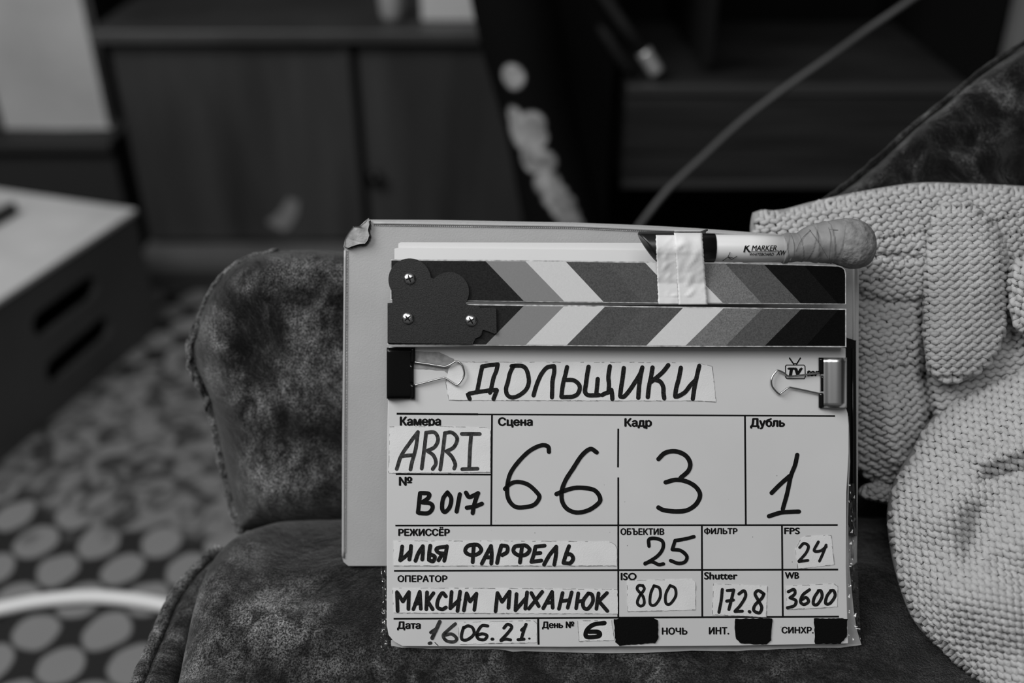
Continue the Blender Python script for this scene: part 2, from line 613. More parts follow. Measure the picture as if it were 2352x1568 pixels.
# low dark chest at the left with a pale panel on it ---------------------
rr = empty('low_chest', (-1.1, 2.0, 0), 'low dark chest at the left under the tall pale panel', 'chest')
part('body', -1.75, -0.76, 1.80, 2.2, 0.0, 0.235, M_chest, rr, .004)
part('lid', -1.77, -0.755, 1.78, 2.2, 0.236, 0.255, M_chest, rr, .004)
# pale panel standing on the chest: traced lower corners, real board 2.5 cm thick
pY = 1.86
pl = on_y(28, 338, pY); pr = on_y(255, 312, pY)
mb = MB()
zb = 0.257
lo_ = [Vector((pl.x, pY, zb)), Vector((pr.x, pY, zb)), Vector((pr.x, pY + .01, 1.15)), Vector((pl.x - .01, pY + .01, 1.15))]
mb.prism(lo_, [v + Vector((0, .03, 0)) for v in lo_])
o = mb.build('display_board', M_pale); bevel(o, .004)
tag(o, 'tall pale board standing upright on the low chest at the left', 'board')

# step stool --------------------------------------------------------------
A = Vector((-.628, 1.52, 0.0085)); e1 = Vector((-.30, -.954, 0)); e2 = Vector((-.954, .30, 0)).normalized()
L1, L2, H = .52, .30, .231
rs = empty('step_stool', A + e1 * L1 / 2 + e2 * L2 / 2, 'low step stool with white top and two slots in its dark side', 'stool')
RS = Matrix((e1, e2, Vector((0, 0, 1)))).transposed()


def stool_pt(a, b_, z):
    return A + e1 * a + e2 * b_ + Vector((0, 0, z)) - rs.location


def rrect(x0, x1, z0, z1, rad, n=6, rev=False):
    pts = []
    for cx, cz, a0 in ((x1 - rad, z1 - rad, 0), (x0 + rad, z1 - rad, 90), (x0 + rad, z0 + rad, 180), (x1 - rad, z0 + rad, 270)):
        for i in range(n + 1):
            a = math.radians(a0 + 90 * i / n)
            pts.append((cx + rad * math.cos(a), cz + rad * math.sin(a)))
    return pts[::-1] if rev else pts


# side wall (b=0 plane) with two slots; extruded 12 mm
def slab_with_slots(name, outer, holes, to3, thick, m, parent):
    loops = [[Vector((p[0], p[1], 0)) for p in outer]] + [[Vector((p[0], p[1], 0)) for p in h] for h in holes]
    flat = [p for l in loops for p in l]
    tri = tessellate_polygon(loops)
    n = len(flat)
    vs = [to3(p.x, p.y, 0) for p in flat] + [to3(p.x, p.y, thick) for p in flat]
    fs = [tuple(t) for t in tri] + [tuple(n + i for i in reversed(t)) for t in tri]
    k = 0
    for l in loops:
        for i in range(len(l)):
            j = (i + 1) % len(l)
            fs.append((k + i, k + j, n + k + j, n + k + i))
        k += len(l)
    return mesh(name, vs, fs, m, parent)


def on_side(px, py):
    d = P(px, py, 1.0) - CAM
    t = (A - CAM).dot(e2) / d.dot(e2)
    q = CAM + d * t - A
    return q.dot(e1), q.z


def capsule(p, q, r_, n=8):
    a0 = math.atan2(q[1] - p[1], q[0] - p[0])
    out = []
    for c_, base_ in ((q, a0 - math.pi / 2), (p, a0 + math.pi / 2)):
        for i in range(n + 1):
            a = base_ + math.pi * i / n
            out.append((c_[0] + r_ * math.cos(a), c_[1] + r_ * math.sin(a)))
    return out


slots = [capsule(on_side(205, 662), on_side(98, 742), .020), capsule(on_side(236, 755), on_side(128, 848), .020)]
outer = [(0, .0), (L1, .0), (L1, H - .012), (0, H - .012)]
slab_with_slots('side_panel', outer, slots, lambda a, z_, t: stool_pt(a, t, z_), .012, M_stool, rs)
slab_with_slots('side_panel', outer, slots, lambda a, z_, t: stool_pt(a, L2 - t, z_), .012, M_stool, rs)
for a in (0.0005, L1 - .0125):
    b = MB()
    c = stool_pt(a + .006, L2 / 2, (H - .012) / 2)
    b.box(c, (.012, L2 - .026, H - .014), RS)
    b.build('end_panel', M_stool, rs)
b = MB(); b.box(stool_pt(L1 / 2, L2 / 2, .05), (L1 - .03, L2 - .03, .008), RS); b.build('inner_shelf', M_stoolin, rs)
b = MB(); b.box(stool_pt(L1 / 2, L2 / 2, H - .005), (L1 + .006, L2 + .006, .010), RS)
o = b.build('top', M_stooltop, rs); bevel(o, .003)
# small dark strap and pale thing on the stool's far edge
c = on_y(0, 415, 1.62)
mb = MB()
q = [stool_pt(.30, .315 - .03, H + .012) + rs.location, stool_pt(.17, .30 - .03, H + .014) + rs.location, stool_pt(.08, .25, H + .012) + rs.location]
bk = empty('notebook', stool_pt(.14, .22, H) + rs.location, 'small pale notebook with a dark spine on the far corner of the stool', 'notebook')
b = MB(); b.box((0, 0, .012), (.13, .09, .018), RS); bevel(b.build('pages', M_pale, bk), .002)
b = MB(); b.box(RS @ Vector((0, -.049, .012)), (.13, .008, .022), RS); bevel(b.build('spine', M_black, bk), .002)

# dark desk at the right: board, cubby --------------------------------------
rd = empty('desk', (0.45, 1.5, 0), 'black stained desk with one grained drawer, behind the armchair at the right', 'desk')
DY = 1.30


def onp(px, py): return on_y(px, py, DY)


tl, bl, tr = onp(1441, 196), onp(1428, 430), onp(2300, 165)
zt, zb_ = tl.z, bl.z
dr = part('drawer', tl.x, tl.x + .465, DY, DY + .35, zb_, zt - .006, M_drawer, rd, .002)
part('drawer_lip', tl.x, tl.x + .465, DY - .004, DY + .012, zt - .012, zt, M_drawerl, rd, .001, parent=dr)
part('drawer_lip', tl.x, tl.x + .465, DY - .004, DY - .0005, zb_, zb_ + .010, M_drawerl, rd, .001, parent=dr)
part('pedestal', tl.x - .135, tl.x - .012, DY + .06, DY + .45, 0.009, 1.0, M_wooddk, rd)
part('side_panel', tl.x + .468, tl.x + .488, DY + .02, DY + .45, 0.009, 1.0, M_wooddk, rd)
part('back_panel', tl.x - .01, tl.x + .466, DY + .42, DY + .45, 0.009, 1.0, M_wooddk, rd)
part('divider', onp(1600, 100).x + .02, onp(1600, 100).x + .035, DY + .06, DY + .415, zt + .01, 1.0, mat('divider_stain', .008, .7, spec=.1), rd)

# rolled rug leaning by the desk, with pale flower patches --------------------
rugY = 1.42
ptop = on_y(1090, -160, rugY); 
pa = P(1318, 620, 1.36); pb = P(1140, -170, 1.20)
pa = pa - (pb - pa).normalized() * .26
axis = (pb - pa).normalized()


def rug_material():
    m = bpy.data.materials.new('flowered_rug')
    m.use_nodes = True
    N, L = m.node_tree.nodes, m.node_tree.links
    b = N['Principled BSDF']
    b.inputs['Roughness'].default_value = 0.95
    b.inputs['Specular IOR Level'].default_value = 0.05
    tc = N.new('ShaderNodeTexCoord')
    # petals: pale woven blobs at fixed places on the cloth
    n = N.new('ShaderNodeTexNoise'); n.inputs['Scale'].default_value = 38; n.inputs['Detail'].default_value = 2
    L.new(tc.outputs['Object'], n.inputs['Vector'])
    prev = None
    for (px, py, rad) in ((1178, 176, .012), (1166, 276, .014), (1188, 308, .018), (1222, 286, .013), (1232, 314, .011), (1222, 364, .014), (1250, 372, .012), (1258, 420, .013), (1275, 448, .013), (1292, 472, .013), (1304, 496, .012), (1312, 520, .012)):
        s = (py - 620) / (-170 - 620)
        zz = 1.36 + (1.20 - 1.36) * s - .050
        q = P(px, py, zz) - pa
        dn = N.new('ShaderNodeVectorMath'); dn.operation = 'DISTANCE'
        L.new(tc.outputs['Object'], dn.inputs[0]); dn.inputs[1].default_value = q
        mr = N.new('ShaderNodeMapRange'); mr.interpolation_type = 'SMOOTHSTEP'
        mr.inputs['From Min'].default_value = rad * 1.5; mr.inputs['From Max'].default_value = rad * 1.15
        L.new(dn.outputs['Value'], mr.inputs['Value'])
        if prev is None:
            prev = mr.outputs[0]
        else:
            mxx = N.new('ShaderNodeMath'); mxx.operation = 'MAXIMUM'
            L.new(prev, mxx.inputs[0]); L.new(mr.outputs[0], mxx.inputs[1]); prev = mxx.outputs[0]
    nr = N.new('ShaderNodeMapRange'); nr.inputs['From Min'].default_value = .35; nr.inputs['From Max'].default_value = .6
    nr.inputs['To Min'].default_value = .35
    L.new(n.outputs[0], nr.inputs['Value'])
    mu = N.new('ShaderNodeMath'); mu.operation = 'MULTIPLY'
    L.new(prev, mu.inputs[0]); L.new(nr.outputs[0], mu.inputs[1])
    f = N.new('ShaderNodeMapRange'); f.inputs['To Min'].default_value = 0.004; f.inputs['To Max'].default_value = 0.36
    L.new(mu.outputs[0], f.inputs['Value'])
    L.new(f.outputs[0], b.inputs['Base Color'])
    return m


side = axis.cross(Vector((0, 1, 0))).normalized()
nrm = side.cross(axis).normalized()
mb = MB()
# slightly spiral cross-section swept along the axis
sec = []
for k in range(60):
    a = 2 * math.pi * k / 60
    rr_ = .050 * (1 + .04 * math.sin(3 * a))
    sec.append((rr_ * math.cos(a), rr_ * math.sin(a)))
la = [side * a + nrm * b_ for a, b_ in sec]
Lr = (pb - pa).length
rings = 24
vs, fs = [], []
for i in range(rings + 1):
    s = i / rings
    c = axis * (Lr * s)
    wv = 1 + .05 * math.sin(s * 17)
    vs += [c + v * wv for v in la]
for i in range(rings):
    for k in range(60):
        k2 = (k + 1) % 60
        fs.append((i * 60 + k, i * 60 + k2, (i + 1) * 60 + k2, (i + 1) * 60 + k))
fs.append(tuple(range(60))[::-1]); fs.append(tuple(rings * 60 + k for k in range(60)))
# continue the roll down to the floor
rug = mesh('rolled_rug', vs, fs, rug_material(), None, True)
rug.location = pa
tag(rug, 'dark rolled rug with pale flower patches leaning between the low cabinet and the desk', 'rug')

# dark bag / drape mass between rug and desk
def pillow(name, outline, zc, bulge, m, parent=None, thick=.03, rings=22, n=120, expo=2.4, noise_amp=0.0, center=None, zf=None, origin=None, nscale=18, extra=None):
    """rounded cushion-like solid whose rim is traced at depth zc"""
    pts = catmull(outline, 12, True)
    c = center or (sum(p[0] for p in outline) / len(outline), sum(p[1] for p in outline) / len(outline))
    ang = [math.atan2(p[1] - c[1], p[0] - c[0]) for p in pts]
    order = np.argsort(ang)
    aa = np.array([ang[i] for i in order]); rr0 = np.array([math.hypot(pts[i][0] - c[0], pts[i][1] - c[1]) for i in order])
    aa = np.concatenate([aa - 2 * np.pi, aa, aa + 2 * np.pi]); rr0 = np.concatenate([rr0] * 3)
    R_ = lambda a: float(np.interp(a, aa, rr0))
    zf = zf or (lambda px, py: zc)
    org = origin or Vector((0, 0, 0))

    def front(px, py, lift=0.0):
        dx, dy = px - c[0], py - c[1]
        d = math.hypot(dx, dy)
        r_ = min(1.0, d / max(1e-6, R_(math.atan2(dy, dx))))
        b_ = bulge * (max(0.0, 1 - r_ ** expo)) ** 0.5
        zz = zf(px, py) - b_ - lift
        if noise_amp:
            q = Vector((px / 2352 * nscale, py / 2352 * nscale, zc * 9))
            zz -= noise_amp * noise.noise(q) * min(1, (1 - r_) * 4)
        if extra: zz += extra(px, py) * min(1, (1 - r_) * 6)
        return P(px, py, zz), r_
    vs = [front(c[0], c[1])[0] - org]
    fs = []
    for i in range(1, rings + 1):
        s = (i / rings) ** 0.8 if i < rings else 1.0
        s = math.sin(s * math.pi / 2)
        for k in range(n):
            a = -math.pi + 2 * math.pi * k / n
            rad = R_(a) * s
            vs.append(front(c[0] + rad * math.cos(a), c[1] + rad * math.sin(a))[0] - org)
    for k in range(n):
        fs.append((0, 1 + (k + 1) % n, 1 + k))
    for i in range(rings - 1):
        for k in range(n):
            k2 = (k + 1) % n
            fs.append((1 + i * n + k, 1 + i * n + k2, 1 + (i + 1) * n + k2, 1 + (i + 1) * n + k))
    # back
    base = len(vs)
    rim = 1 + (rings - 1) * n
    for j, (s, t) in enumerate(((.93, .55), (.7, .95), (.3, 1.0))):
        for k in range(n):
            a = -math.pi + 2 * math.pi * k / n
            rad = R_(a) * s
            x_, y_ = c[0] + rad * math.cos(a), c[1] + rad * math.sin(a)
            vs.append(P(x_, y_, zf(x_, y_) + thick * t) - org)
    prev = rim
    for j in range(3):
        cur = base + j * n
        for k in range(n):
            k2 = (k + 1) % n
            fs.append((prev + k, prev + k2, cur + k2, cur + k))
        prev = cur
    fs.append(tuple(prev + k for k in range(n)))
    o = mesh(name, vs, fs, m, parent, True)
    return o, front


# stand with two slanting legs in front of the desk ---------------------------
st = empty('light_stand', on_y(1500, 190, 1.22), 'dark slanting stand legs with a pale metal tip, above the desk drawer', 'stand')


def tube_part(name, p, q, rad, m, root, seg=14, parent=None):
    b = MB(); n = 8
    b.tube([p.lerp(q, i / n) - root.location for i in range(n + 1)], rad, seg)
    return b.build(name, m, parent or root, True)


l1 = tube_part('leg', P(1010, -510, 1.20), P(1478, 118, 1.34), .008, M_legdk, st)
tube_part('foot_tip', P(1478, 118, 1.34), P(1510, 168, 1.35), .0105, M_metal, st, parent=l1)
tube_part('leg', P(1000, -500, 1.30), P(1446, 165, 1.355), .008, M_legdk, st)

# pale curtain hanging at the far right, its left edge just in view
vs, fs = [], []
nu, nv = 60, 14
for j in range(nv + 1):
    zc_ = .02 + (1.9 - .02) * j / nv
    for i in range(nu + 1):
        u = i / nu
        vs.append((.722 + .50 * u + .012 * math.sin(zc_ * 5), 1.47 + .022 * math.sin(u * 34) + .01 * math.sin(zc_ * 4 + u * 9), zc_))
for j in range(nv):
    for i in range(nu):
        a = j * (nu + 1) + i
        fs.append((a, a + 1, a + nu + 2, a + nu + 1))
o = mesh('curtain', vs, fs, M_pale, None, True)
sm = o.modifiers.new('t', 'SOLIDIFY'); sm.thickness = .003
tag(o, 'pale curtain whose edge shows at the upper right corner, beyond the dark velvet', 'curtain')

# grey cord hanging in front of the desk -------------------------------------
mb = MB()
cp = [(2900, -900, 1.0), (2480, -420, 1.01), (2200, -80, 1.02), (2095, -2, 1.02), (1990, 70, 1.03), (1900, 135, 1.03), (1800, 205, 1.04), (1700, 282, 1.05), (1610, 365, 1.05), (1540, 430, 1.05), (1490, 490, 1.05), (1455, 540, 1.04), (1440, 590, 1.03)]
cp = catmull([tuple(P(*c)) for c in cp] + [(.06, .80, .30), (.03, .82, .12), (.02, .90, .014), (.05, 1.05, .0125), (.14, 1.18, .0125)], 8)
mb.tube(cp, .0036, 10)
o = mb.build('cord', M_cord, None, True)
tag(o, 'thin grey cord hanging in a slant across the desk drawer', 'cord')

# white cable on the carpet ----------------------------------------------------
mb = MB()
cf = []
for px, py in ((-160, 1440), (-60, 1412), (0, 1398), (80, 1382), (160, 1373), (230, 1371), (310, 1378), (390, 1392), (470, 1412), (560, 1440)):
    t = (py - 784) / FP
    zz = (0.93 - .018) / (math.sin(TH) + math.cos(TH) * t)
    q = P(px, py, zz); cf.append((q.x, q.y, q.z))
mb.tube(catmull(cf, 6), .0088, 14)
o = mb.build('cable', M_cable, None, True)
tag(o, 'thick white cable curving over the spotted carpet at the lower left', 'cable')

# ================================================================== ARMCHAIR
ac = empty('armchair', (0.12, 0.45, 0.0), 'old armchair upholstered in dark crushed velvet with frayed edges', 'armchair')
zcam = CAM.z


# seat cushion: height field with rounded rim
def seat_top(x, y):
    prof = np.interp(y, [.10, .25, .34, .387, .409, .44, .468, .51, .56], [-.51, -.50, -.492, -.486, -.4815, -.472, -.466, -.4705, -.478])
    rid = 0.0055 * math.exp(-((y - .430 + .35 * (x + .14)) / .016) ** 2 - ((x + .135) / .06) ** 2)
    hol = -0.0045 * math.exp(-((y - .395 + .30 * (x + .14)) / .014) ** 2 - ((x + .14) / .05) ** 2)
    return zcam + prof + 0.004 * noise.noise(Vector((x * 9, y * 9, 1.3))) + rid + hol


sx0, sx1, sy0, sy1 = -.207, .52, .12, .545
nx, ny = 110, 90
RAD = .028
vs, fs = [], []


def seat_edge(x, y):
    """distance inside the rim"""
    # back-left corner rounding
    dxl = x - sx0
    dyb = sy1 - y
    rc = .06
    if dxl < rc and dyb < rc:
        return rc - math.hypot(rc - dxl, rc - dyb)
    return min(dxl, dyb, sx1 - x, y - sy0)


xs = np.concatenate([sx0 + .05 * (np.linspace(0, 1, 30) ** 1.6), np.linspace(sx0 + .055, sx1, nx - 30)])
ys = np.linspace(sy0, sy1, ny)
for j in range(ny):
    for i in range(nx):
        x, y = float(xs[i]), float(ys[j])
        d = seat_edge(x, y)
        if d < 0:
            # pull onto the rounded corner
            rc = .06
            cx, cy = sx0 + rc, sy1 - rc
            v = Vector((x - cx, y - cy)); v = v.normalized() * rc
            x, y = cx + v.x, cy + v.y
            d = 0
        dd = min(d, RAD)
        drop = RAD - math.sqrt(max(0, RAD ** 2 - (RAD - dd) ** 2))
        z_ = seat_top(x, y) - drop + 0.0012 * noise.noise(Vector((x * 60, y * 60, 4)))
        vs.append(Vector((x, y, z_)) - ac.location)
for j in range(ny - 1):
    for i in range(nx - 1):
        a = j * nx + i
        fs.append((a, a + 1, a + nx + 1, a + nx))
# side skirt
loop = [i for i in range(nx)] + [j * nx + nx - 1 for j in range(1, ny)] + [(ny - 1) * nx + i for i in range(nx - 2, -1, -1)] + [j * nx for j in range(ny - 2, 0, -1)]
base = len(vs)
for k in loop:
    v = vs[k].copy(); v.z = .35
    vs.append(v)
n = len(loop)
for k in range(n):
    k2 = (k + 1) % n
    fs.append((loop[k2], loop[k], base + k, base + k2))
fs.append(tuple(base + k for k in range(n)))
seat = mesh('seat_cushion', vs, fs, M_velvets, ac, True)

# frame rail beside the cushion, with piping
rail = [(-.2225, .14), (-.2225, .30), (-.2215, .40), (-.2205, .44), (-.219, .475), (-.2125, .50), (-.200, .525)]
rp = catmull(rail, 10)
railtop = .428
mb = MB()
sect = [(-.011, -.30), (.011, -.30), (.011, -.008), (.008, -.002), (.0, .001), (-.008, -.002), (-.011, -.010)]
vs, fs = [], []
for i, (x, y) in enumerate(rp):
    j0, j1 = max(0, i - 1), min(len(rp) - 1, i + 1)
    t = Vector((rp[j1][0] - rp[j0][0], rp[j1][1] - rp[j0][1], 0)).normalized()
    nn = Vector((t.y, -t.x, 0))
    for (a, h) in sect:
        vs.append(Vector((x, y, railtop + h + .0012 * noise.noise(Vector((y * 90, a * 80, 0))))) + nn * a * (1 + .25 * noise.noise(Vector((y * 70, 3, h * 5)))) - ac.location)
m_ = len(sect)
for i in range(len(rp) - 1):
    for k in range(m_):
        k2 = (k + 1) % m_
        fs.append((i * m_ + k, i * m_ + k2, (i + 1) * m_ + k2, (i + 1) * m_ + k))
fs.append(tuple(range(m_))); fs.append(tuple((len(rp) - 1) * m_ + k for k in range(m_))[::-1])
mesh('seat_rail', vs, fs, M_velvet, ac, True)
mb = MB()
pts = [Vector((x - .009, y, railtop + .0005 + .001 * noise.noise(Vector((y * 120, 0, 5))))) - ac.location for x, y in rp]
mb.tube(pts, [.0042 * (1 + .35 * noise.noise(Vector((p.y * 260, 2, 2)))) for p in pts], 10)
o = mb.build('piping', M_piping, ac, True)
# base and legs
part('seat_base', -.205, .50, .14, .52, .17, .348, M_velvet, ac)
for (lx, ly) in ((-.17, .17), (.46, .17), (-.17, .49), (.46, .49)):
    b = MB(); b.tube([Vector((lx, ly, .169)) - ac.location, Vector((lx, ly, .009)) - ac.location], [.022, .014], 14)
    b.build('leg', M_wood, ac, True)

# backrest: traced outline, reclining slab 9 cm thick
def zback(px, py):
    k = min(1.0, max(0.0, (px - 1500) / 250.0))
    return (.690 - .037 * (1200 - py) / 620.0) * (1 - k) + .705 * k


bo_left = [(556, 1215), (543, 1185), (524, 1110), (508, 1040), (492, 965), (474, 900), (452, 850), (442, 800), (447, 765), (462, 722), (487, 668), (525, 622), (575, 592), (640, 577), (700, 574), (760, 576)]
bo_top = [(900, 585), (1200, 590), (1500, 600), (1700, 590)]
bo_bottom = [(2300, 1216), (1600, 1216), (1000, 1216), (650, 1216)]
bo_right = [(1790, 520), (1860, 478), (1940, 432), (2020, 378), (2100, 306), (2170, 250), (2240, 188), (2352, 120), (2470, 70), (2560, 200), (2580, 700), (2560, 1210)]
outl = bo_left + bo_top + bo_right + bo_bottom


def slab(name, outline, zf, bulge, thick, m, parent, k=6, step=(7, 7), edge=60, amp=0.002, org=Vector((0, 0, 0)), extra=None):
    """grid-filled rounded slab inside a traced outline; rim rounded over `edge` px"""
    pts = catmull(outline, k, True)
    poly = np.array(pts)
    x0, y0 = poly.min(0); x1, y1 = poly.max(0)
    # nested offset rings by scaling towards the medial grid: use constrained grid + distance
    gx = np.arange(x0, x1, step[0]); gy = np.arange(y0, y1, step[1])
    X, Y = np.meshgrid(gx, gy)
    a = poly; b_ = np.roll(poly, -1, 0)
    inside = np.zeros(X.shape, bool); dist = np.full(X.shape, 1e9)
    for (ax, ay), (bx, by) in zip(a, b_):
        cond = ((ay > Y) != (by > Y))
        with np.errstate(divide='ignore', invalid='ignore'):
            xi = (bx - ax) * (Y - ay) / (by - ay) + ax
        inside ^= cond & (X < xi)
        ex, ey = bx - ax, by - ay
        l2 = ex * ex + ey * ey + 1e-9
        t = np.clip(((X - ax) * ex + (Y - ay) * ey) / l2, 0, 1)
        dist = np.minimum(dist, np.hypot(X - ax - t * ex, Y - ay - t * ey))
    ok = inside & (dist > step[0] * .6)
    pts2 = [Vector((X[j, i], Y[j, i])) for j in range(X.shape[0]) for i in range(X.shape[1]) if ok[j, i]]
    d2 = [dist[j, i] for j in range(X.shape[0]) for i in range(X.shape[1]) if ok[j, i]]
    nb = len(poly)
    allp = [Vector((p[0], p[1])) for p in poly] + pts2
    dd = [0.0] * nb + d2
    from mathutils.geometry import delaunay_2d_cdt
    vv, _, ff, ov, _, _ = delaunay_2d_cdt(allp, [(i, (i + 1) % nb) for i in range(nb)], [list(range(nb))], 1, 1e-6)
    dmap = []
    for i, v in enumerate(vv):
        dmap.append(dd[ov[i][0]] if ov[i] else 0.0)
    vs = []
    for v, d in zip(vv, dmap):
        s = min(1, d / edge)
        b0_ = bulge * math.sqrt(max(0, 1 - (1 - s) ** 2))
        z_ = zf(v.x, v.y) + bulge - b0_ - amp * noise.noise(Vector((v.x / 55, v.y / 55, 2))) * s
        if extra: z_ -= extra(v.x, v.y) * s
        vs.append(P(v.x, v.y, z_) - org)
    fs = [tuple(f) for f in ff]
    # orient to camera
    f0 = fs[0]
    nrm_ = (vs[f0[1]] - vs[f0[0]]).cross(vs[f0[2]] - vs[f0[0]])
    if nrm_.dot(FW) > 0:
        fs = [f[::-1] for f in fs]
    base = len(vs)
    # rim vertices in order
    idx = {}
    for i, o_ in enumerate(ov):
        for q in o_:
            if q < nb: idx[q] = i
    rimv = [idx[i] for i in range(nb)]
    cx = sum(p[0] for p in pts) / nb; cy = sum(p[1] for p in pts) / nb
    back = []
    for lev, (ins, tt) in enumerate(((0.0, thick * .6), (6.0, thick * .9), (16.0, thick))):
        for i in range(nb):
            px_, py_ = pts[i]
            d_ = math.hypot(cx - px_, cy - py_)
            qx, qy = px_ + (cx - px_) / d_ * ins, py_ + (cy - py_) / d_ * ins
            back.append(P(qx, qy, zf(qx, qy) + bulge + tt) - org)
    vs += back
    prev = rimv
    for lev in range(3):
        cur = [base + lev * nb + i for i in range(nb)]
        for i in range(nb):
            j = (i + 1) % nb
            fs.append((prev[i], prev[j], cur[j], cur[i]))
        prev = cur
    tri = tessellate_polygon([[Vector((p[0], p[1], 0)) for p in pts]])
    for t in tri:
        fs.append(tuple(prev[i] for i in t))
    o = mesh(name, vs, fs, m, parent, True)
    import bmesh
    bm = bmesh.new(); bm.from_mesh(o.data)
    bmesh.ops.recalc_face_normals(bm, faces=bm.faces)
    bm.to_mesh(o.data); bm.free()
    o.data.polygons.foreach_set('use_smooth', [True] * len(o.data.polygons))
    return o


def back_extra(x, y):
    # hollows and folds of the stuffing
    e = 0.006 * math.exp(-((x - 640) / 90) ** 2 - ((y - 1090) / 90) ** 2)
    e += 0.004 * math.exp(-((x - 700) / 60) ** 2 - ((y - 820) / 60) ** 2)
    e -= 0.006 * math.exp(-((x - 560) / 40) ** 2 - ((y - 1190) / 60) ** 2)
    # creases running in from the upper left
    for (ax, ay, bx, by, wd, dp) in ((700, 590, 770, 665, 5, .0030), (600, 652, 780, 700, 6, .0018), (620, 690, 790, 710, 6, .0015), (480, 930, 540, 1060, 8, .003), (640, 620, 780, 640, 5, .0014)):
        ex, ey = bx - ax, by - ay
        t = max(0, min(1, ((x - ax) * ex + (y - ay) * ey) / (ex * ex + ey * ey)))
        d = math.hypot(x - ax - t * ex, y - ay - t * ey)
        e -= 1.6 * dp * math.exp(-(d / wd) ** 2)
    return e


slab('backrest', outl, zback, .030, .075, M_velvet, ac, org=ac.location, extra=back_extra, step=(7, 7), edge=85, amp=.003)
# frayed piping along the backrest's left edge
pp = catmull([(556, 1218), (543, 1185), (524, 1110), (508, 1040), (492, 965), (474, 900), (452, 850), (440, 800), (446, 765), (462, 722), (487, 668), (525, 622), (575, 592), (640, 577)], 14)
mb = MB()
path = [P(x - 1, y, zback(x, y) + .030 + .0012 * noise.noise(Vector((y / 9, 1, 1)))) - ac.location for x, y in pp]
mb.tube(path, [.0040 * (1 + .3 * noise.noise(Vector((i * .22, 7, 1)))) * (1.0 if i < 105 else .6) for i in range(len(pp))], 9)
mb.build('piping', M_piping, ac, True)
# torn flaps of cloth on the edge
mb = MB()
for (x, y, dx, dy, ln) in ((452, 735, -10, 28, 60), (440, 770, -8, 30, 66), (436, 820, 4, 26, 55), (455, 870, 8, 22, 40), (470, 905, 8, 24, 40), (446, 745, -4, 30, 50)):
    pts = []
    for i in range(9):
        t = i / 8
        pts.append(P(x + dx * t + 4 * math.sin(t * 5 + y), y + ln * t, zback(x, y) + .026 - .004 * math.sin(t * 3)) - ac.location)
    mb.tube(pts, [.0006 + .0016 * math.sin(math.pi * min(1, i / 8 + .02)) for i in range(9)], 6)
mb.build('torn_flap', M_piping, ac, True)
# right wing: darker velvet over the backrest
wing = [(1840, 500), (1900, 462), (1960, 420), (2030, 362), (2100, 296), (2170, 240), (2240, 180), (2352, 108), (2500, 30), (2600, 200), (2620, 800), (2560, 1150), (2300, 1200), (2040, 1150), (1900, 900), (1850, 650)]
slab('wing', wing, lambda x, y: .690, .02, .02, M_velvetr, ac, org=ac.location, step=(9, 9), edge=40, amp=.006)
mb = MB()
pp = catmull([(1862, 486), (1915, 446), (1965, 408), (2030, 352), (2100, 288), (2180, 225), (2260, 160), (2352, 98), (2450, 50)], 10)
mb.tube([P(x, y, .706) - ac.location for x, y in pp], [.0022 * (1 + .4 * noise.noise(Vector((i * .4, 3, 1)))) for i in range(len(pp))], 8)
mb.build('piping', M_velvetr, ac, True)

# ================================================================== KNITTED BLANKETS
def creases(lst):
    def f(x, y):
        e = 0.0
        for (ax, ay, bx, by, wd, dp) in lst:
            ex, ey = bx - ax, by - ay
            t = max(0, min(1, ((x - ax) * ex + (y - ay) * ey) / (ex * ex + ey * ey)))
            d = math.hypot(x - ax - t * ex, y - ay - t * ey)
            e += dp * math.exp(-(d / wd) ** 2)
        return e
    return f



def knit(name, outline, center, zf, bulge, ang, wx, wy, parent, flip=1, expo=2.6, rad=.0019, thick=.02, noise_amp=.004, extra=None, lift=.0005, flow=None, xlim=2900, ylim=1900):
    o, front = pillow(name + '_ground', outline, .66, bulge, M_wool, parent, thick=thick, zf=zf, expo=expo, noise_amp=noise_amp, center=center, origin=parent.location, rings=40, n=180, extra=extra)
    o.name = 'lining'
    mb = MB()
    ca, sa = math.cos(ang), math.sin(ang)
    pts = catmull(outline, 12, True)
    poly = np.array(pts)
    ext = max(np.hypot(poly[:, 0] - center[0], poly[:, 1] - center[1]))
    nrow = int(ext / wy) + 1
    ncol = int(ext / wx) + 1
    K = 12
    for rI in range(-nrow, nrow + 1):
        run = []
        ph = rng.uniform(-.15, .15)
        for s in range(-ncol * K, ncol * K + 1):
            t = s / K * 2 * math.pi
            u = wx * (t / (2 * math.pi)) + wx * 0.20 * math.sin(2 * t)
            v = wy * rI + wy * 0.78 * math.cos(t)
            dz = flip * .0016 * math.cos(2 * t)
            if flow:
                u, v = flow(u, v)
            jx = noise.noise(Vector((u / 26, v / 26, 9))) * wx * .16
            px = center[0] + (u + jx) * ca - v * sa
            py = center[1] + (u + jx) * sa + v * ca
            q, r_ = front(px, py)
            vis = r_ < .985 and px < xlim and py < ylim and py > -60
            if vis:
                q, r_ = front(px, py, lift + dz + .0012)
                run.append(q - parent.location)
            else:
                if len(run) > 6:
                    mb.tube(run, rad, 6)
                run = []
        if len(run) > 6:
            mb.tube(run, rad, 6)
    return mb


kb = empty('knitted_sweater', P(2160, 900, .68), 'chunky pale knitted sweater bunched on the right side of the armchair', 'sweater')
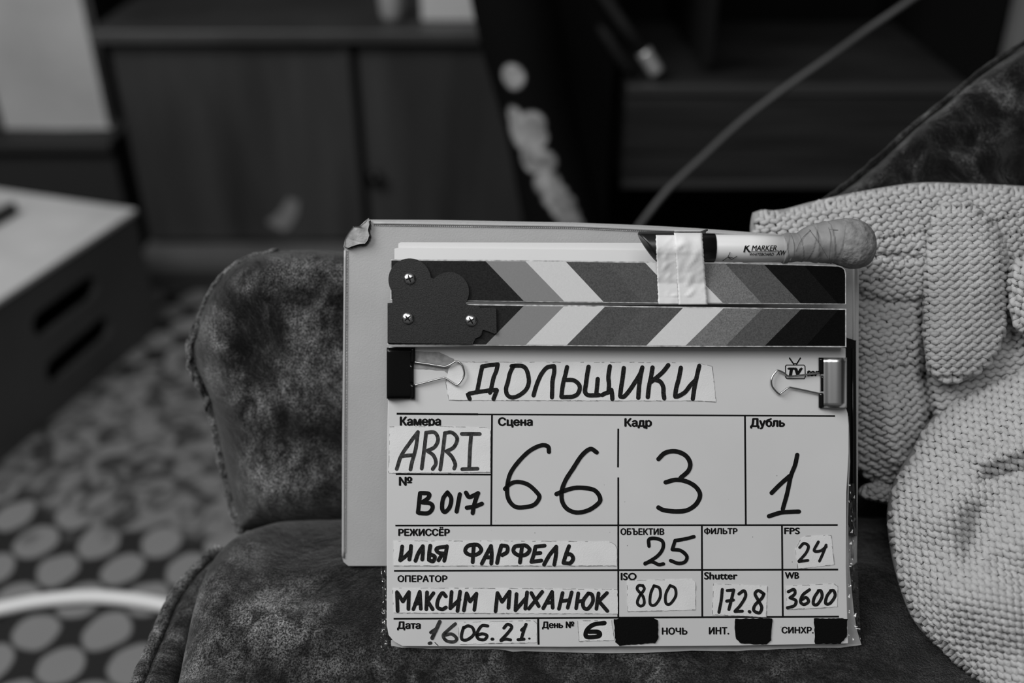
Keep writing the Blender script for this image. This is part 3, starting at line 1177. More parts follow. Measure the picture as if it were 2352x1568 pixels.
# back layer, left body
o1 = [(1725, 500), (1740, 482), (1790, 482), (1860, 464), (1960, 442), (2100, 420), (2200, 420), (2352, 427), (2480, 440), (2500, 600), (2480, 900), (2300, 1100), (2130, 1120), (2040, 1125), (1975, 1090), (1930, 1000), (1920, 800), (1900, 650), (1800, 600), (1730, 560)]
zA = lambda x, y: .672 + .00002 * (y - 700) - .00001 * (x - 2100)
mbk = knit('a', o1, (2130, 720), zA, .030, math.radians(-9), 24, 18.5, kb, noise_amp=.010, extra=creases([(2128, 690, 2122, 860, 14, .010), (2122, 860, 2138, 960, 13, .012), (2138, 960, 2100, 1080, 16, .014), (1975, 585, 2110, 590, 9, .004), (1980, 690, 2100, 694, 9, .004), (2050, 930, 2060, 1050, 30, -.006)]))
mbk.build('back_knit', M_yarn, kb, True)
# folded flap
o2 = [(2120, 700), (2135, 520), (2160, 470), (2240, 470), (2310, 560), (2316, 700), (2304, 780), (2270, 840), (2200, 880), (2145, 870), (2122, 800)]
mbk = knit('b', o2, (2215, 680), lambda x, y: .638, .014, math.radians(-2), 23, 18, kb, noise_amp=.006, thick=.012)
mbk.build('folded_flap', M_yarn, kb, True)
# rolled loop at the far right
o3 = [(2316, 640), (2335, 595), (2400, 580), (2480, 600), (2500, 700), (2460, 770), (2360, 775), (2322, 730)]
mbk = knit('c', o3, (2400, 680), lambda x, y: .630, .018, math.radians(60), 24, 19, kb, thick=.012)
mbk.build('rolled_loop', M_yarn, kb, True)
# hem between the layers
o5 = [(1970, 1130), (1985, 1112), (2020, 1108), (2060, 1120), (2075, 1150), (2060, 1170), (2020, 1150), (1985, 1145)]
mbk = knit('e', o5, (2030, 1135), lambda x, y: .655, .008, math.radians(12), 20, 16, kb, thick=.01)
mbk.build('hem', M_wool, kb, True)

ks = empty('knitted_sleeve', P(2250, 1250, .64), 'rounded pale knitted bundle in front of the bunched sweater, lower right', 'knitwear')
o4 = [(2500, 800), (2352, 842), (2270, 880), (2200, 915), (2135, 965), (2092, 1035), (2055, 1100), (2038, 1165), (2040, 1230), (2058, 1320), (2098, 1425), (2170, 1505), (2250, 1575), (2330, 1650), (2450, 1700), (2650, 1700), (2750, 1300), (2680, 900)]
zB = lambda x, y: .640 - .00008 * (y - 1200) - .00004 * (x - 2100)
mbk = knit('d', o4, (2400, 1260), zB, .055, math.radians(48), 25, 19.5, ks, noise_amp=.012, thick=.03, extra=creases([(2240, 1180, 2225, 1280, 26, .009), (2400, 1010, 2250, 1060, 14, -.008), (2420, 1060, 2260, 1100, 11, .007), (2300, 1290, 2460, 1420, 26, .006)]))
mbk.build('front_knit', M_yarn, ks, True)

# ================================================================== FOLDER, PAPERS
def zfold(py):
    return .622 + .020 * (py - 505) / 792.0


fo = empty('folder', P(1380, 1297, zfold(1297)), 'grey leatherette folder standing behind the clapperboard, its upper left corner torn', 'folder')


def F3(px, py, h=0.0):
    return P(px, py, zfold(py) - h) - fo.location


fout = [(846, 504), (1000, 505), (1320, 511), (1475, 517), (1600, 524), (1780, 537), (1940, 552), (1966, 562), (1973, 585), (1972, 900), (1968, 1290), (1960, 1298), (800, 1299), (789, 1290), (785, 1275), (786, 1000), (789, 700), (791, 560), (810, 548), (838, 540)]
mb = MB()
mb.prism([F3(x, y) for x, y in fout], [F3(x, y, -.011) for x, y in fout])
o = mb.build('cover', M_folder, fo); bevel(o, .0016, 3)
# raised welt along the edges + stitches
def ribbon_pts(pts, n):
    P_ = [np.array(p, float) for p in pts]
    seg = [np.linalg.norm(P_[i + 1] - P_[i]) for i in range(len(P_) - 1)]
    tot = sum(seg); out = []
    for k in range(n):
        d = tot * k / (n - 1)
        i = 0
        while i < len(seg) - 1 and d > seg[i]:
            d -= seg[i]; i += 1
        t = d / seg[i] if seg[i] else 0
        out.append(tuple(P_[i] + (P_[i + 1] - P_[i]) * min(1, t)))
    return out


mb = MB()
for path in ([(793, 575), (790, 1000), (789, 1280)], [(858, 512), (1320, 519), (1600, 532), (1780, 545), (1955, 562)], [(1962, 590), (1961, 1000), (1958, 1280)]):
    mb.tube([F3(x, y, .0002) for x, y in ribbon_pts(path, 40)], .0009, 8)
mb.build('welt', M_folder, fo, True)
mb = MB()
for path in ([(798, 575), (795, 1000), (793, 1270)], [(858, 517), (1320, 524), (1600, 537), (1780, 550)]):
    L_ = ribbon_pts(path, 200)
    for i in range(0, 199):
        a, b_ = L_[i], L_[i + 1]
        if i % 2 == 0 or True:
            p1 = F3(a[0], a[1], .0004); p2 = F3(a[0] + (b_[0] - a[0]) * .62, a[1] + (b_[1] - a[1]) * .62, .0004)
            mb.tube([p1, (p1 + p2) / 2 + (-FW) * .0002, p2], .00028, 5)
o = mb.build('stitching', M_folderd, fo, True)
tag(o, kind='stuff')
# torn corner piece
tc_ = [(791, 566), (793, 548), (802, 533), (812, 521), (826, 520), (838, 510), (846, 504), (848, 515), (845, 528), (848, 540), (844, 552), (838, 559), (826, 560), (812, 564), (800, 567)]
mb = MB()
mb.prism([F3(x, y, .0035 + .001 * noise.noise(Vector((x / 9, y / 9, 0)))) for x, y in tc_], [F3(x, y, -.009) for x, y in tc_])
o = mb.build('corner_patch', M_torn, fo); bevel(o, .001, 2)
mb = MB()
edge = catmull([(849, 506), (850, 520), (847, 532), (850, 543), (845, 555), (838, 562), (826, 563), (812, 567), (799, 570)], 8)
mb.tube([F3(x + 1.3 * math.sin(i * 1.4), y + 1.0 * math.cos(i * 1.3), .0012) for i, (x, y) in enumerate(edge)], .0006, 6)
mb.build('torn_edge', M_black, fo, True)
# black closing strap at the right edge
mb = MB()
sp_ = [(1944, 776), (1966, 782), (1967, 1230), (1946, 1230)]
mb.prism([F3(x, y, .006) for x, y in sp_], [F3(x, y, .0006) for x, y in sp_])
o = mb.build('strap', M_blackgloss, fo); bevel(o, .0012, 3)
mb = MB(); mb.tube([F3(1958, 800, .0066), F3(1959, 1010, .0066), F3(1958, 1220, .0066)], .0008, 8); mb.build('strap_edge', M_blackgloss, fo, True)

# paper sheets between folder and slate
for (name, lab, pts_, z0, z1) in (
        ('paper_sheet', 'white paper sheet behind the clap sticks, its top edge the higher one', [(915, 559), (921, 556), (1512, 558), (1700, 562), (1720, 700), (912, 700)], .6195, .6185),
        ('paper_sheet', 'white paper sheet behind the clap sticks, lower and nearer one sticking out left', [(906, 571), (912, 569), (1500, 575), (1680, 578), (1700, 700), (905, 700)], .6180, .6170)):
    root_ = P(1300, 700, z0)
    mb = MB()
    mb.prism([P(x, y, z1) - root_ for x, y in pts_], [P(x, y, z0) - root_ for x, y in pts_])
    o = mb.build(name, M_paper); o.location = root_
    tag(o, lab, 'paper')

# ================================================================== CLAPPERBOARD
ROT = Matrix((RX, UP, -FW)).transposed().to_4x4()
X0, Y0 = 1416, 1500
base_w = P(X0, Y0, DS)
cb = empty('clapperboard', base_w, 'white film clapperboard with handwritten scene numbers and striped clap sticks, standing on the armchair seat', 'clapperboard', rot=ROT)


def S(px, py, h=0.0):
    z_ = DS - h
    return Vector(((px - 1176) / FP * z_ - (X0 - 1176) / FP * DS, -(py - 784) / FP * z_ + (Y0 - 784) / FP * DS, h))


def plate(name, pts_, h0, h1, m, parent=cb, bev=0.0, seg=2):
    mb = MB()
    mb.prism([S(x, y, h1) for x, y in pts_], [S(x, y, h1).xy.to_3d() + Vector((0, 0, h0)) for x, y in pts_])
    o = mb.build(name, m, parent)
    import bmesh
    bm = bmesh.new(); bm.from_mesh(o.data); bmesh.ops.recalc_face_normals(bm, faces=bm.faces); bm.to_mesh(o.data); bm.free()
    if bev: bevel(o, bev, seg)
    return o


board = plate('board', [(893, 796), (1943, 799), (1944, 937), (1948, 950), (1950, 975), (1950, 1040), (1945, 1130), (1944, 1300), (1947, 1420), (1949, 1478), (1700, 1483), (1300, 1486), (925, 1484), (903, 1472), (892, 1458), (888, 1435), (888, 1200), (889, 1000), (891, 900)], -.004, 0, M_acryl, bev=.0005)
# white backing film whose crumpled hem sticks out below and at the right
hem = [(1950, 955), (1953, 1060), (1950, 1120), (1948, 1200), (1950, 1290), (1956, 1350), (1961, 1400), (1968, 1445), (1979, 1481), (1931, 1487), (1870, 1490), (1808, 1491), (1706, 1495), (1650, 1495), (1589, 1494), (1530, 1497), (1476, 1499), (1400, 1500), (1300, 1498), (1205, 1495), (1107, 1500), (1040, 1502), (1008, 1501), (985, 1498), (966, 1498), (950, 1503), (934, 1508), (915, 1505), (899, 1503), (898, 1470), (1100, 1460), (1940, 1450)]
M_hem = mat('milky_film', 0.40, 0.25, var=0.12, vscale=60, bump=0.5, bscale=60, bdist=0.003)
plate('backing_film', hem, -.0052, -.0042, M_hem, bev=.0002)
# clear glossy wrap at left and right edges (crinkled)
def wrap(xa, xb, ya, yb, seed, h=-.0015):
    mbw = MB()
    nx_, ny_ = 9, 70
    vs, fs = [], []
    for j in range(ny_):
        y = ya + (yb - ya) * j / (ny_ - 1)
        for i in range(nx_):
            x = xa(y) + (xb(y) - xa(y)) * i / (nx_ - 1)
            hh = h + .0022 * noise.noise(Vector((x / 9, y / 12, seed))) + .001 * noise.noise(Vector((x / 4, y / 5, seed)))
            vs.append(S(x, y, hh))
    for j in range(ny_ - 1):
        for i in range(nx_ - 1):
            a = j * nx_ + i
            fs.append((a, a + 1, a + nx_ + 1, a + nx_))
    mbw.add(vs, fs)
    return mbw.build('clear_wrap', M_film, cb, True)


wrap(lambda y: 876 + 2 * math.sin(y / 30), lambda y: 889, 1300, 1500, 1, -.002)
wrap(lambda y: 1948, lambda y: 1962 + (y - 1100) * .04, 1110, 1478, 2, -.002)

# --- sticks
up_poly = [(897, 595), (1200, 597), (1700, 603), (1925, 609), (1936, 612), (1942, 619), (1944, 630), (1944, 699), (1500, 697), (1100, 692), (897, 690)]
lo_poly = [(890, 697), (1100, 698), (1500, 703), (1700, 706), (1944, 709), (1944, 797), (1500, 796), (1100, 793), (890, 792)]
us = plate('clap_stick', up_poly, .0005, .0095, M_stickside, bev=.0006)
ls = plate('clap_stick', lo_poly, .0005, .0095, M_stickside, bev=.0006)
us['label'] = 'hinged upper stick with slanting grey tone stripes'
ls['label'] = 'fixed lower stick with slanting grey tone stripes'
tones = [('stripe_black', .018), ('stripe_grey', .21), ('stripe_white', .58), ('stripe_dark', .070), ('stripe_slate', .080), ('stripe_white_two', .60), ('stripe_mid', .155), ('stripe_charcoal', .078), ('stripe_soot', .007), ('stripe_jet', .003)]
TM = [mat(n, g, 0.45, var=.35 if g < .2 else .04, vscale=1400, spec=0.04 if g < .03 else .15) for n, g in tones]
ut = [1115, 1207, 1300, 1395, 1482, 1572, 1666, 1755, 1847]
ub = [1203, 1296, 1386, 1476, 1568, 1660, 1749, 1839, 1924]
lt = [1203, 1295, 1389, 1479, 1569, 1662, 1751, 1840, 1926]
lb = [1116, 1208, 1302, 1394, 1485, 1575, 1667, 1757, 1852]


def interp_y(pts, x):
    return float(np.interp(x, [p[0] for p in pts], [p[1] for p in pts]))


uty = [(897, 598), (1200, 600), (1700, 606), (1941, 612)]; uby = [(897, 687), (1100, 690), (1500, 694), (1941, 697)]
lty = [(890, 700), (1100, 701), (1500, 706), (1941, 711)]; lby = [(890, 790), (1100, 791), (1500, 793), (1941, 794)]


def stripes(parent, tops, bots, ty, by, xl, xr, round_top):
    T = [xl] + tops + [xr]; B = [xl] + bots + [xr]
    for i in range(len(T) - 1):
        n_ = 6
        top = [(T[i] + (T[i + 1] - T[i]) * k / n_, 0) for k in range(n_ + 1)]
        bot = [(B[i] + (B[i + 1] - B[i]) * k / n_, 0) for k in range(n_ + 1)]
        a = [(x, interp_y(ty, x)) for x, _ in top]
        b_ = [(x, interp_y(by, x)) for x, _ in bot]
        if round_top and i == len(T) - 2:
            a = [p for p in a if p[0] < 1925] + [(1925, 612), (1934, 615), (1939, 620), (1941, 630)]
        loop = a + b_[::-1]
        plate('stripe', loop, .0094, .00965, TM[i], parent)


stripes(us, ut, ub, uty, uby, 899, 1941, True)
stripes(ls, lt, lb, lty, lby, 892, 1941, False)
# scratches on the stick's right end
# --- hinge plate
def arc(cx, cy, rad, a0, a1, n=22):
    return [(cx + rad * math.cos(math.radians(a0 + (a1 - a0) * i / n)), cy - rad * math.sin(math.radians(a0 + (a1 - a0) * i / n))) for i in range(n + 1)]


hp = [(890, 788), (890, 696), (901, 695), (901, 676)] + arc(941, 642, 49, 215, 6, 26) + arc(1032, 670, 45.5, 140, -36, 22) + [(1075, 700), (1099, 701), (1104, 708), (1112, 707), (1134, 706), (1140, 709), (1141, 764), (1136, 767), (1122, 761), (1109, 757), (1106, 768), (1102, 773), (1092, 777), (1089, 784), (1086, 790)]
plate('hinge_plate', hp, .0096, .0112, M_plate, bev=.00025)
for (x, y, rot_) in ((941, 640, 20), (937, 731, 40), (1082, 736, 30)):
    vs, fs = [], []
    c = S(x, y, .0112)
    R_ = 14.2 / FP * (DS - .011)
    nr, na = 8, 28
    for i in range(nr + 1):
        a = math.pi / 2 * i / nr
        for k in range(na):
            b_ = 2 * math.pi * k / na
            vs.append(c + Vector((R_ * math.sin(a) * math.cos(b_), R_ * math.sin(a) * math.sin(b_), .0019 * math.cos(a))))
    for i in range(nr):
        for k in range(na):
            k2 = (k + 1) % na
            fs.append((i * na + k, (i + 1) * na + k, (i + 1) * na + k2, i * na + k2))
    sc_ = mesh('screw', vs, fs, M_screw, cb, True)
    mb = MB()
    for q in (0, 90):
        a = math.radians(rot_ + q)
        d = Vector((math.cos(a), math.sin(a), 0)); e = Vector((-math.sin(a), math.cos(a), 0))
        L_ = R_ * .62; Wd = R_ * .15
        def dome(v):
            rr1 = min(.99, v.length / R_)
            return Vector((v.x, v.y, .0019 * math.sqrt(1 - rr1 * rr1) + .00012))
        n_ = 8
        top = [dome(d * (L_ * (2 * i / n_ - 1)) + e * Wd * (1 - .5 * abs(2 * i / n_ - 1))) + c for i in range(n_ + 1)]
        bot = [dome(d * (L_ * (2 * i / n_ - 1)) - e * Wd * (1 - .5 * abs(2 * i / n_ - 1))) + c for i in range(n_ + 1)]
        mb.add(top + bot, [(i, i + 1, n_ + 2 + i, n_ + 1 + i) for i in range(n_)])
    mb.build('cross_slot_shade', M_print, sc_)  # dark cross laid on the dome, painting the shade of the recess


# --- printed grid lines
def line(mb, x0, y0, x1, y1, w_=4.0, h=.00012):
    dx, dy = x1 - x0, y1 - y0
    l_ = math.hypot(dx, dy); nx_, ny_ = -dy / l_ * w_ / 2, dx / l_ * w_ / 2
    mb.add([S(x0 + nx_, y0 + ny_, h), S(x1 + nx_, y1 + ny_, h), S(x1 - nx_, y1 - ny_, h), S(x0 - nx_, y0 - ny_, h)], [(3, 2, 1, 0)])


mb = MB()
line(mb, 911, 949.8, 1098, 951, 4.6); line(mb, 1098, 951.2, 1918, 955, 3.6)
line(mb, 909, 1088.5, 1128, 1089.5); line(mb, 908, 1206.5, 1924, 1205.5); line(mb, 905, 1310.5, 1925, 1307.5); line(mb, 904, 1420.5, 1927, 1415.5)
line(mb, 1130, 951, 1128, 1206, 4, .00013)
line(mb, 1420, 984, 1419.5, 1073, 4, .00013); line(mb, 1420, 1096, 1420, 1420, 4, .00013)
line(mb, 1711, 954, 1713, 1205, 4, .00013); line(mb, 1612, 1206, 1613, 1417, 4, .00013); line(mb, 1796, 1206, 1798, 1416, 4, .00013)
line(mb, 1236, 1421, 1237, 1480, 4.5, .00013)
mb.build('grid_lines', M_print, cb)


# --- printed captions
def caption(body, x0, x1, y0, y1, *, parent=cb, h=.00016, shear=0.0, weight=.022, m=M_print, name='printed_caption', fn=None):
    cu = bpy.data.curves.new('caption', 'FONT')
    cu.body = body
    cu.size = 1.0
    cu.offset = 0.0
    cu.shear = shear
    cu.resolution_u = 3
    ob = bpy.data.objects.new('caption_tmp', cu)
    COL.objects.link(ob)
    cu.fill_mode = 'NONE'
    dg = bpy.context.evaluated_depsgraph_get()
    dg.update()
    me = bpy.data.meshes.new_from_object(ob.evaluated_get(dg))
    bpy.data.objects.remove(ob)
    bpy.data.curves.remove(cu)
    co = np.array([v.co[:] for v in me.vertices])
    ed = np.array([e.vertices[:] for e in me.edges])
    bpy.data.meshes.remove(me)
    # orient each contour consistently by walking it
    nxt = {}
    for p_, q_ in ed:
        nxt.setdefault(int(p_), []).append(int(q_)); nxt.setdefault(int(q_), []).append(int(p_))
    seen = set(); loops = []
    for st0 in range(len(co)):
        if st0 in seen or st0 not in nxt: continue
        lp = [st0]; seen.add(st0); cur = st0
        # the vertex order of the outline is its drawing order
        cand = st0 + 1 if st0 + 1 in nxt[st0] else nxt[st0][0]
        while cand not in seen:
            lp.append(cand); seen.add(cand)
            nn_ = [v for v in nxt[cand] if v not in seen]
            if not nn_: break
            cand = nn_[0]
        loops.append(lp)
    mn, mx_ = co.min(0), co.max(0)
    from mathutils.geometry import delaunay_2d_cdt
    vv, _, tris, _, _, _ = delaunay_2d_cdt([Vector((c[0], c[1])) for c in co] + ([Vector((q, mn[1] + (mx_[1] - mn[1]) * (i + .5) / 12)) for i in range(12) for q in (mn[0] - .01, mx_[0] + .01)] if fn else []), [(lp[i], lp[(i + 1) % len(lp)]) for lp in loops for i in range(len(lp))] + ([(len(co) + 2 * i, len(co) + 2 * i + 1) for i in range(12)] if fn else []), [], 0, 1e-6)
    segs = np.array([[co[lp[i]][:2], co[lp[(i + 1) % len(lp)]][:2]] for lp in loops for i in range(len(lp))])
    fs0 = []
    for t in tris:
        cx_ = sum(vv[i].x for i in t) / len(t); cy_ = sum(vv[i].y for i in t) / len(t)
        y1_, y2_ = segs[:, 0, 1], segs[:, 1, 1]
        up = (y1_ <= cy_) & (y2_ > cy_); dn = (y1_ > cy_) & (y2_ <= cy_)
        with np.errstate(divide='ignore', invalid='ignore'):
            xi = segs[:, 0, 0] + (cy_ - y1_) / (y2_ - y1_) * (segs[:, 1, 0] - segs[:, 0, 0])
        wn_ = int((up & (xi > cx_)).sum()) - int((dn & (xi > cx_)).sum())
        if wn_ != 0:
            fs0.append(tuple(t))
    fn = fn or (lambda px, py: S(px, py, h))
    # heavy lettering: the same outline laid down a few times a hair apart
    bw = weight * 42 * (y1 - y0) / 15.0
    x0, x1 = x0 + bw, x1 - bw
    vs0 = [((v.x - mn[0]) / (mx_[0] - mn[0]), (v.y - mn[1]) / (mx_[1] - mn[1])) for v in vv]
    mb_ = MB()
    for k, (ox, oy) in enumerate(((0, 0), (-bw, 0), (bw, 0), (0, -bw * .6), (0, bw * .6))):
        off = (-FW if False else Vector((0, 0, 1))) * (k * .000008)
        mb_.add([fn(x0 + u * (x1 - x0) + ox, y1 - v_ * (y1 - y0) + oy) + off for u, v_ in vs0], fs0)
    return mb_.build(name, m, parent)



for c_ in (('Камера', 918, 1013, 957, 982), ('Сцена', 1143.6, 1223.7, 958.4, 981), ('Кадр', 1434, 1497.5, 960.6, 984), ('Дубль', 1722.7, 1803, 960.6, 984.5),
           ('№', 916, 947, 1095, 1114.5), ('РЕЖИССЁР', 914.7, 1033.4, 1210, 1230), ('ОПЕРАТОР', 913, 1027.7, 1321, 1336), ('Дата', 911.8, 966.5, 1427, 1446.6),
           ('День №', 1244.7, 1319, 1427, 1444.6), ('ОБЪЕКТИВ', 1425, 1525.8, 1213, 1227.8), ('ФИЛЬТР', 1617, 1694, 1212, 1226.5), ('FPS', 1801, 1837.5, 1211.7, 1226),
           ('ISO', 1425.5, 1462.5, 1315.5, 1331.6), ('Shutter', 1617, 1694, 1313.7, 1330), ('WB', 1802.5, 1835.7, 1313.7, 1328.5), ('НОЧЬ', 1520, 1579, 1441, 1456.6),
           ('ИНТ.', 1628, 1675, 1440, 1456), ('СИНХР.', 1795, 1869, 1439, 1454)):
    caption(*c_)


# --- tape labels
def jag(pts_, amp=.7, step=6):
    out = []
    n_ = len(pts_)
    for i in range(n_):
        a, b_ = pts_[i], pts_[(i + 1) % n_]
        L_ = math.hypot(b_[0] - a[0], b_[1] - a[1]); k = max(1, int(L_ / step))
        for j in range(k):
            t = j / k
            out.append((a[0] + (b_[0] - a[0]) * t + random.uniform(-amp, amp), a[1] + (b_[1] - a[1]) * t + random.uniform(-amp, amp)))
    return out


def tape(pts_, m=M_tape, name='tape_label', h0=.0001, h1=.00035, amp=.6, parent=cb):
    o = plate(name, jag(pts_, amp), h0, h1, m, parent)
    mbd = MB()
    rs_ = random.Random(int(pts_[0][0]))
    n_ = len(pts_)
    for i in range(n_):
        a, b_ = pts_[i], pts_[(i + 1) % n_]
        L_ = math.hypot(b_[0] - a[0], b_[1] - a[1])
        d = 0
        while d < L_:
            ln = rs_.uniform(3, 14)
            if rs_.random() < .45:
                t0, t1 = d / L_, min(1, (d + ln) / L_)
                line(mbd, a[0] + (b_[0] - a[0]) * t0 + rs_.uniform(-.5, .5), a[1] + (b_[1] - a[1]) * t0 + rs_.uniform(-.6, .6), a[0] + (b_[0] - a[0]) * t1, a[1] + (b_[1] - a[1]) * t1 + rs_.uniform(-.6, .6), rs_.uniform(.6, 1.5), h1 + .00004)
            d += ln
    tag(mbd.build('dirty_edge', M_dirt, o), kind='stuff')
    return o


def stroke(mb, pts_, w_, h, smooth=True, jitter=.03):
    p = catmull(pts_, 7) if (smooth and len(pts_) > 2) else ribbon_pts(pts_, max(4, 3 * len(pts_)))
    n_ = len(p)
    L_, R_ = [], []
    vs, fs = [], []
    for i, (x, y) in enumerate(p):
        a, b_ = p[max(0, i - 1)], p[min(n_ - 1, i + 1)]
        dx, dy = b_[0] - a[0], b_[1] - a[1]
        l_ = math.hypot(dx, dy) or 1
        ww = w_ / 2 * (1 + jitter * 2 * noise.noise(Vector((x / 6, y / 6, 1)))) * 1.0
        L_.append((x - dy / l_ * ww, y + dx / l_ * ww)); R_.append((x + dy / l_ * ww, y - dx / l_ * ww))
    # round caps
    def cap(c, a, sgn):
        ang0 = math.atan2(a[1] - c[1], a[0] - c[0])
        rr1 = math.hypot(a[0] - c[0], a[1] - c[1])
        return [(c[0] + rr1 * math.cos(ang0 + sgn * math.pi * k / 6), c[1] + rr1 * math.sin(ang0 + sgn * math.pi * k / 6)) for k in range(1, 6)]
    b = len(mb.v)
    vv = []
    for i in range(n_):
        vv += [L_[i], R_[i]]
    ff = [(2 * i, 2 * i + 2, 2 * i + 3, 2 * i + 1) for i in range(n_ - 1)]
    # start cap
    c0 = cap(p[0], L_[0], 1)
    i0 = len(vv); vv += c0
    ff.append(tuple([0] + [i0 + k for k in range(len(c0))] + [1])[::-1])
    c1 = cap(p[-1], R_[-1], 1)
    i1 = len(vv); vv += c1
    ff.append(tuple([2 * n_ - 1] + [i1 + k for k in range(len(c1))] + [2 * n_ - 2])[::-1])
    global _hk
    _hk = (_hk + 1) % 12
    hh = h + _hk * .000012
    mb.add([S(x, y, hh) for x, y in vv], ff)


_hk = 0


def writing(strokes, o_, s_, w_, h, m, parent=cb, name='handwriting', smooth=True):
    mb = MB()
    for st_ in strokes:
        sm = smooth
        ww = w_
        if isinstance(st_, tuple) and isinstance(st_[0], list):
            st_, ww, sm = st_[0], st_[1] or w_, st_[2]
        pts_ = [(o_[0] + x / s_, o_[1] + y / s_) for x, y in st_]
        stroke(mb, pts_, ww * 1.2 / s_, h, sm)
    o = mb.build(name, m, parent)
    return o


HB = .0002; HT = .00045
t = tape([(1030, 846), (1042, 831), (1300, 831.5), (1600, 832.5), (1635, 841), (1640, 880), (1644, 923), (1600, 920), (1300, 919.5), (1031, 918.5), (1024, 880)])
oA, sA = (1020, 800), 7.35
ttl = [[(555, 740), (590, 560), (625, 390), (648, 300)], ([(640, 305), (780, 278), (905, 268)], None, False), [(905, 275), (880, 380), (840, 480), (810, 600), (792, 690), (775, 745)],
       ([(432, 850), (395, 768), (560, 735), (760, 708), (885, 700)], None, False), ([(890, 705), (835, 850)], None, False),
       [(1170, 295), (1110, 420), (1075, 570), (1045, 680), (1065, 780), (1140, 825), (1250, 800), (1370, 710), (1425, 600), (1425, 480), (1390, 360), (1330, 300), (1240, 290), (1140, 297)],
       [(1510, 790), (1540, 680), (1590, 540), (1650, 420), (1740, 320), (1855, 298)], [(1857, 300), (1858, 400), (1830, 550), (1825, 680), (1820, 825)],
       [(2075, 312), (2050, 430), (2015, 560), (1995, 680), (1980, 812)], [(2040, 530), (2180, 535), (2270, 600), (2290, 680), (2250, 770), (2170, 812), (2080, 818), (1985, 820)]]
oB = (1330, 800)
ttl2 = [[(160, 308), (135, 450), (115, 600), (100, 730), (150, 785), (250, 790), (340, 785)], [(315, 515), (305, 630), (292, 760)], [(390, 785), (450, 755), (535, 730)], [(520, 300), (495, 480), (505, 600), (498, 740)], [(545, 700), (558, 780), (562, 850)],
        [(755, 330), (735, 500), (710, 660), (692, 800)], [(700, 812), (760, 810), (850, 710), (950, 560), (1030, 430), (1068, 320)], [(1068, 320), (1040, 450), (1015, 620), (1000, 830)],
        [(1240, 322), (1215, 480), (1180, 640), (1160, 820)], [(1505, 282), (1420, 390), (1310, 490), (1220, 560)], [(1285, 530), (1370, 560), (1420, 650), (1425, 760), (1438, 840)],
        [(1718, 325), (1685, 500), (1640, 670), (1622, 800)], [(1625, 812), (1680, 802), (1790, 735), (1880, 620), (1970, 530)], [(2030, 292), (1990, 460), (1950, 650), (1920, 850)]]
writing(ttl, oA, sA, 60, HT, M_inkd, t)
writing(ttl2, oB, sA, 62, HT, M_inkd, t)

t = tape([(895, 980), (1010, 979), (1118, 982), (1126, 988), (1126, 1084), (1010, 1085), (893, 1086)])
o3_, s3 = (860, 930), 4.055
writing([[(405, 250), (330, 350), (250, 470), (207, 595)], [(405, 250), (385, 400), (350, 530), (335, 600)], [(245, 480), (300, 470), (360, 465)],
         [(480, 265), (465, 400), (440, 590)], [(480, 255), (560, 255), (592, 320), (560, 390), (490, 425)], [(490, 425), (550, 470), (572, 540), (542, 595)],
         [(655, 265), (640, 400), (612, 600)], [(655, 260), (720, 255), (770, 310), (740, 390), (670, 430)], [(670, 430), (720, 480), (752, 550), (742, 590)],
         [(812, 268), (980, 268)], [(900, 275), (890, 400), (882, 580)], [(818, 597), (960, 592)]], o3_, s3, 29, HT, M_inkg, t)
writing([[(425, 820), (405, 1000)], [(430, 818), (505, 825), (500, 865), (445, 905)], [(445, 905), (525, 918), (540, 960), (500, 1005), (415, 1005)],
         [(680, 812), (640, 870), (630, 960), (655, 995), (700, 950), (715, 870), (680, 812)], [(795, 830), (765, 990)],
         [(852, 815), (880, 855), (930, 838), (965, 820)], [(965, 820), (930, 920), (915, 1005)], [(860, 955), (930, 945), (1000, 918)]], o3_, s3, 33, HB, M_ink)
writing([[(1625, 435), (1615, 385), (1550, 375), (1440, 430), (1330, 540), (1260, 650), (1235, 780), (1250, 880), (1310, 945), (1400, 950), (1490, 925), (1535, 860), (1510, 810), (1430, 740), (1340, 715), (1270, 730), (1215, 780)]], o3_, s3, 33, HB, M_ink)
writing([[(2070, 440), (2010, 408), (1930, 470), (1850, 590), (1780, 700), (1745, 800), (1750, 900), (1800, 970), (1890, 1000), (2000, 975), (2090, 910), (2100, 860), (2060, 800), (1990, 775), (1870, 770), (1760, 800), (1695, 828)]], o3_, s3, 34, HB, M_ink)
o4_, s4 = (1400, 930), 3.92
writing([[(440, 485), (500, 430), (590, 415), (680, 450), (725, 520), (710, 590), (640, 655)], [(505, 695), (600, 672), (700, 690), (780, 740), (815, 810), (780, 890), (700, 945), (600, 957), (490, 945), (440, 922)]], o4_, s4, 34, HB, M_ink)
writing([[(1690, 448), (1670, 540), (1632, 640), (1600, 790), (1560, 935)], [(1460, 790), (1540, 710), (1620, 640)], [(1435, 1000), (1540, 968), (1640, 960), (1705, 958)]], o4_, s4, 33, HB, M_ink)
o6_, s6 = (1400, 1190), 3.92
writing([[(355, 250), (355, 190), (410, 180), (475, 205), (480, 270), (430, 340), (320, 410)], [(320, 405), (380, 390), (440, 415), (485, 410)],
         [(760, 165), (680, 185), (590, 200)], [(590, 200), (565, 280)], [(565, 280), (640, 290), (695, 340), (680, 390), (620, 405), (550, 380)]], o6_, s6, 27, HB, M_ink)
t = tape([(1827, 1262), (1840, 1236), (1850, 1231), (1909, 1229), (1912, 1260), (1916, 1296), (1833, 1306)])
writing([[(1712, 262), (1750, 225), (1790, 250), (1770, 310), (1705, 385)], [(1705, 388), (1785, 378)], [(1880, 212), (1842, 290), (1900, 292), (1950, 255)], [(1950, 240), (1920, 320), (1890, 385)]], o6_, s6, 22, HT, M_inkd, t)
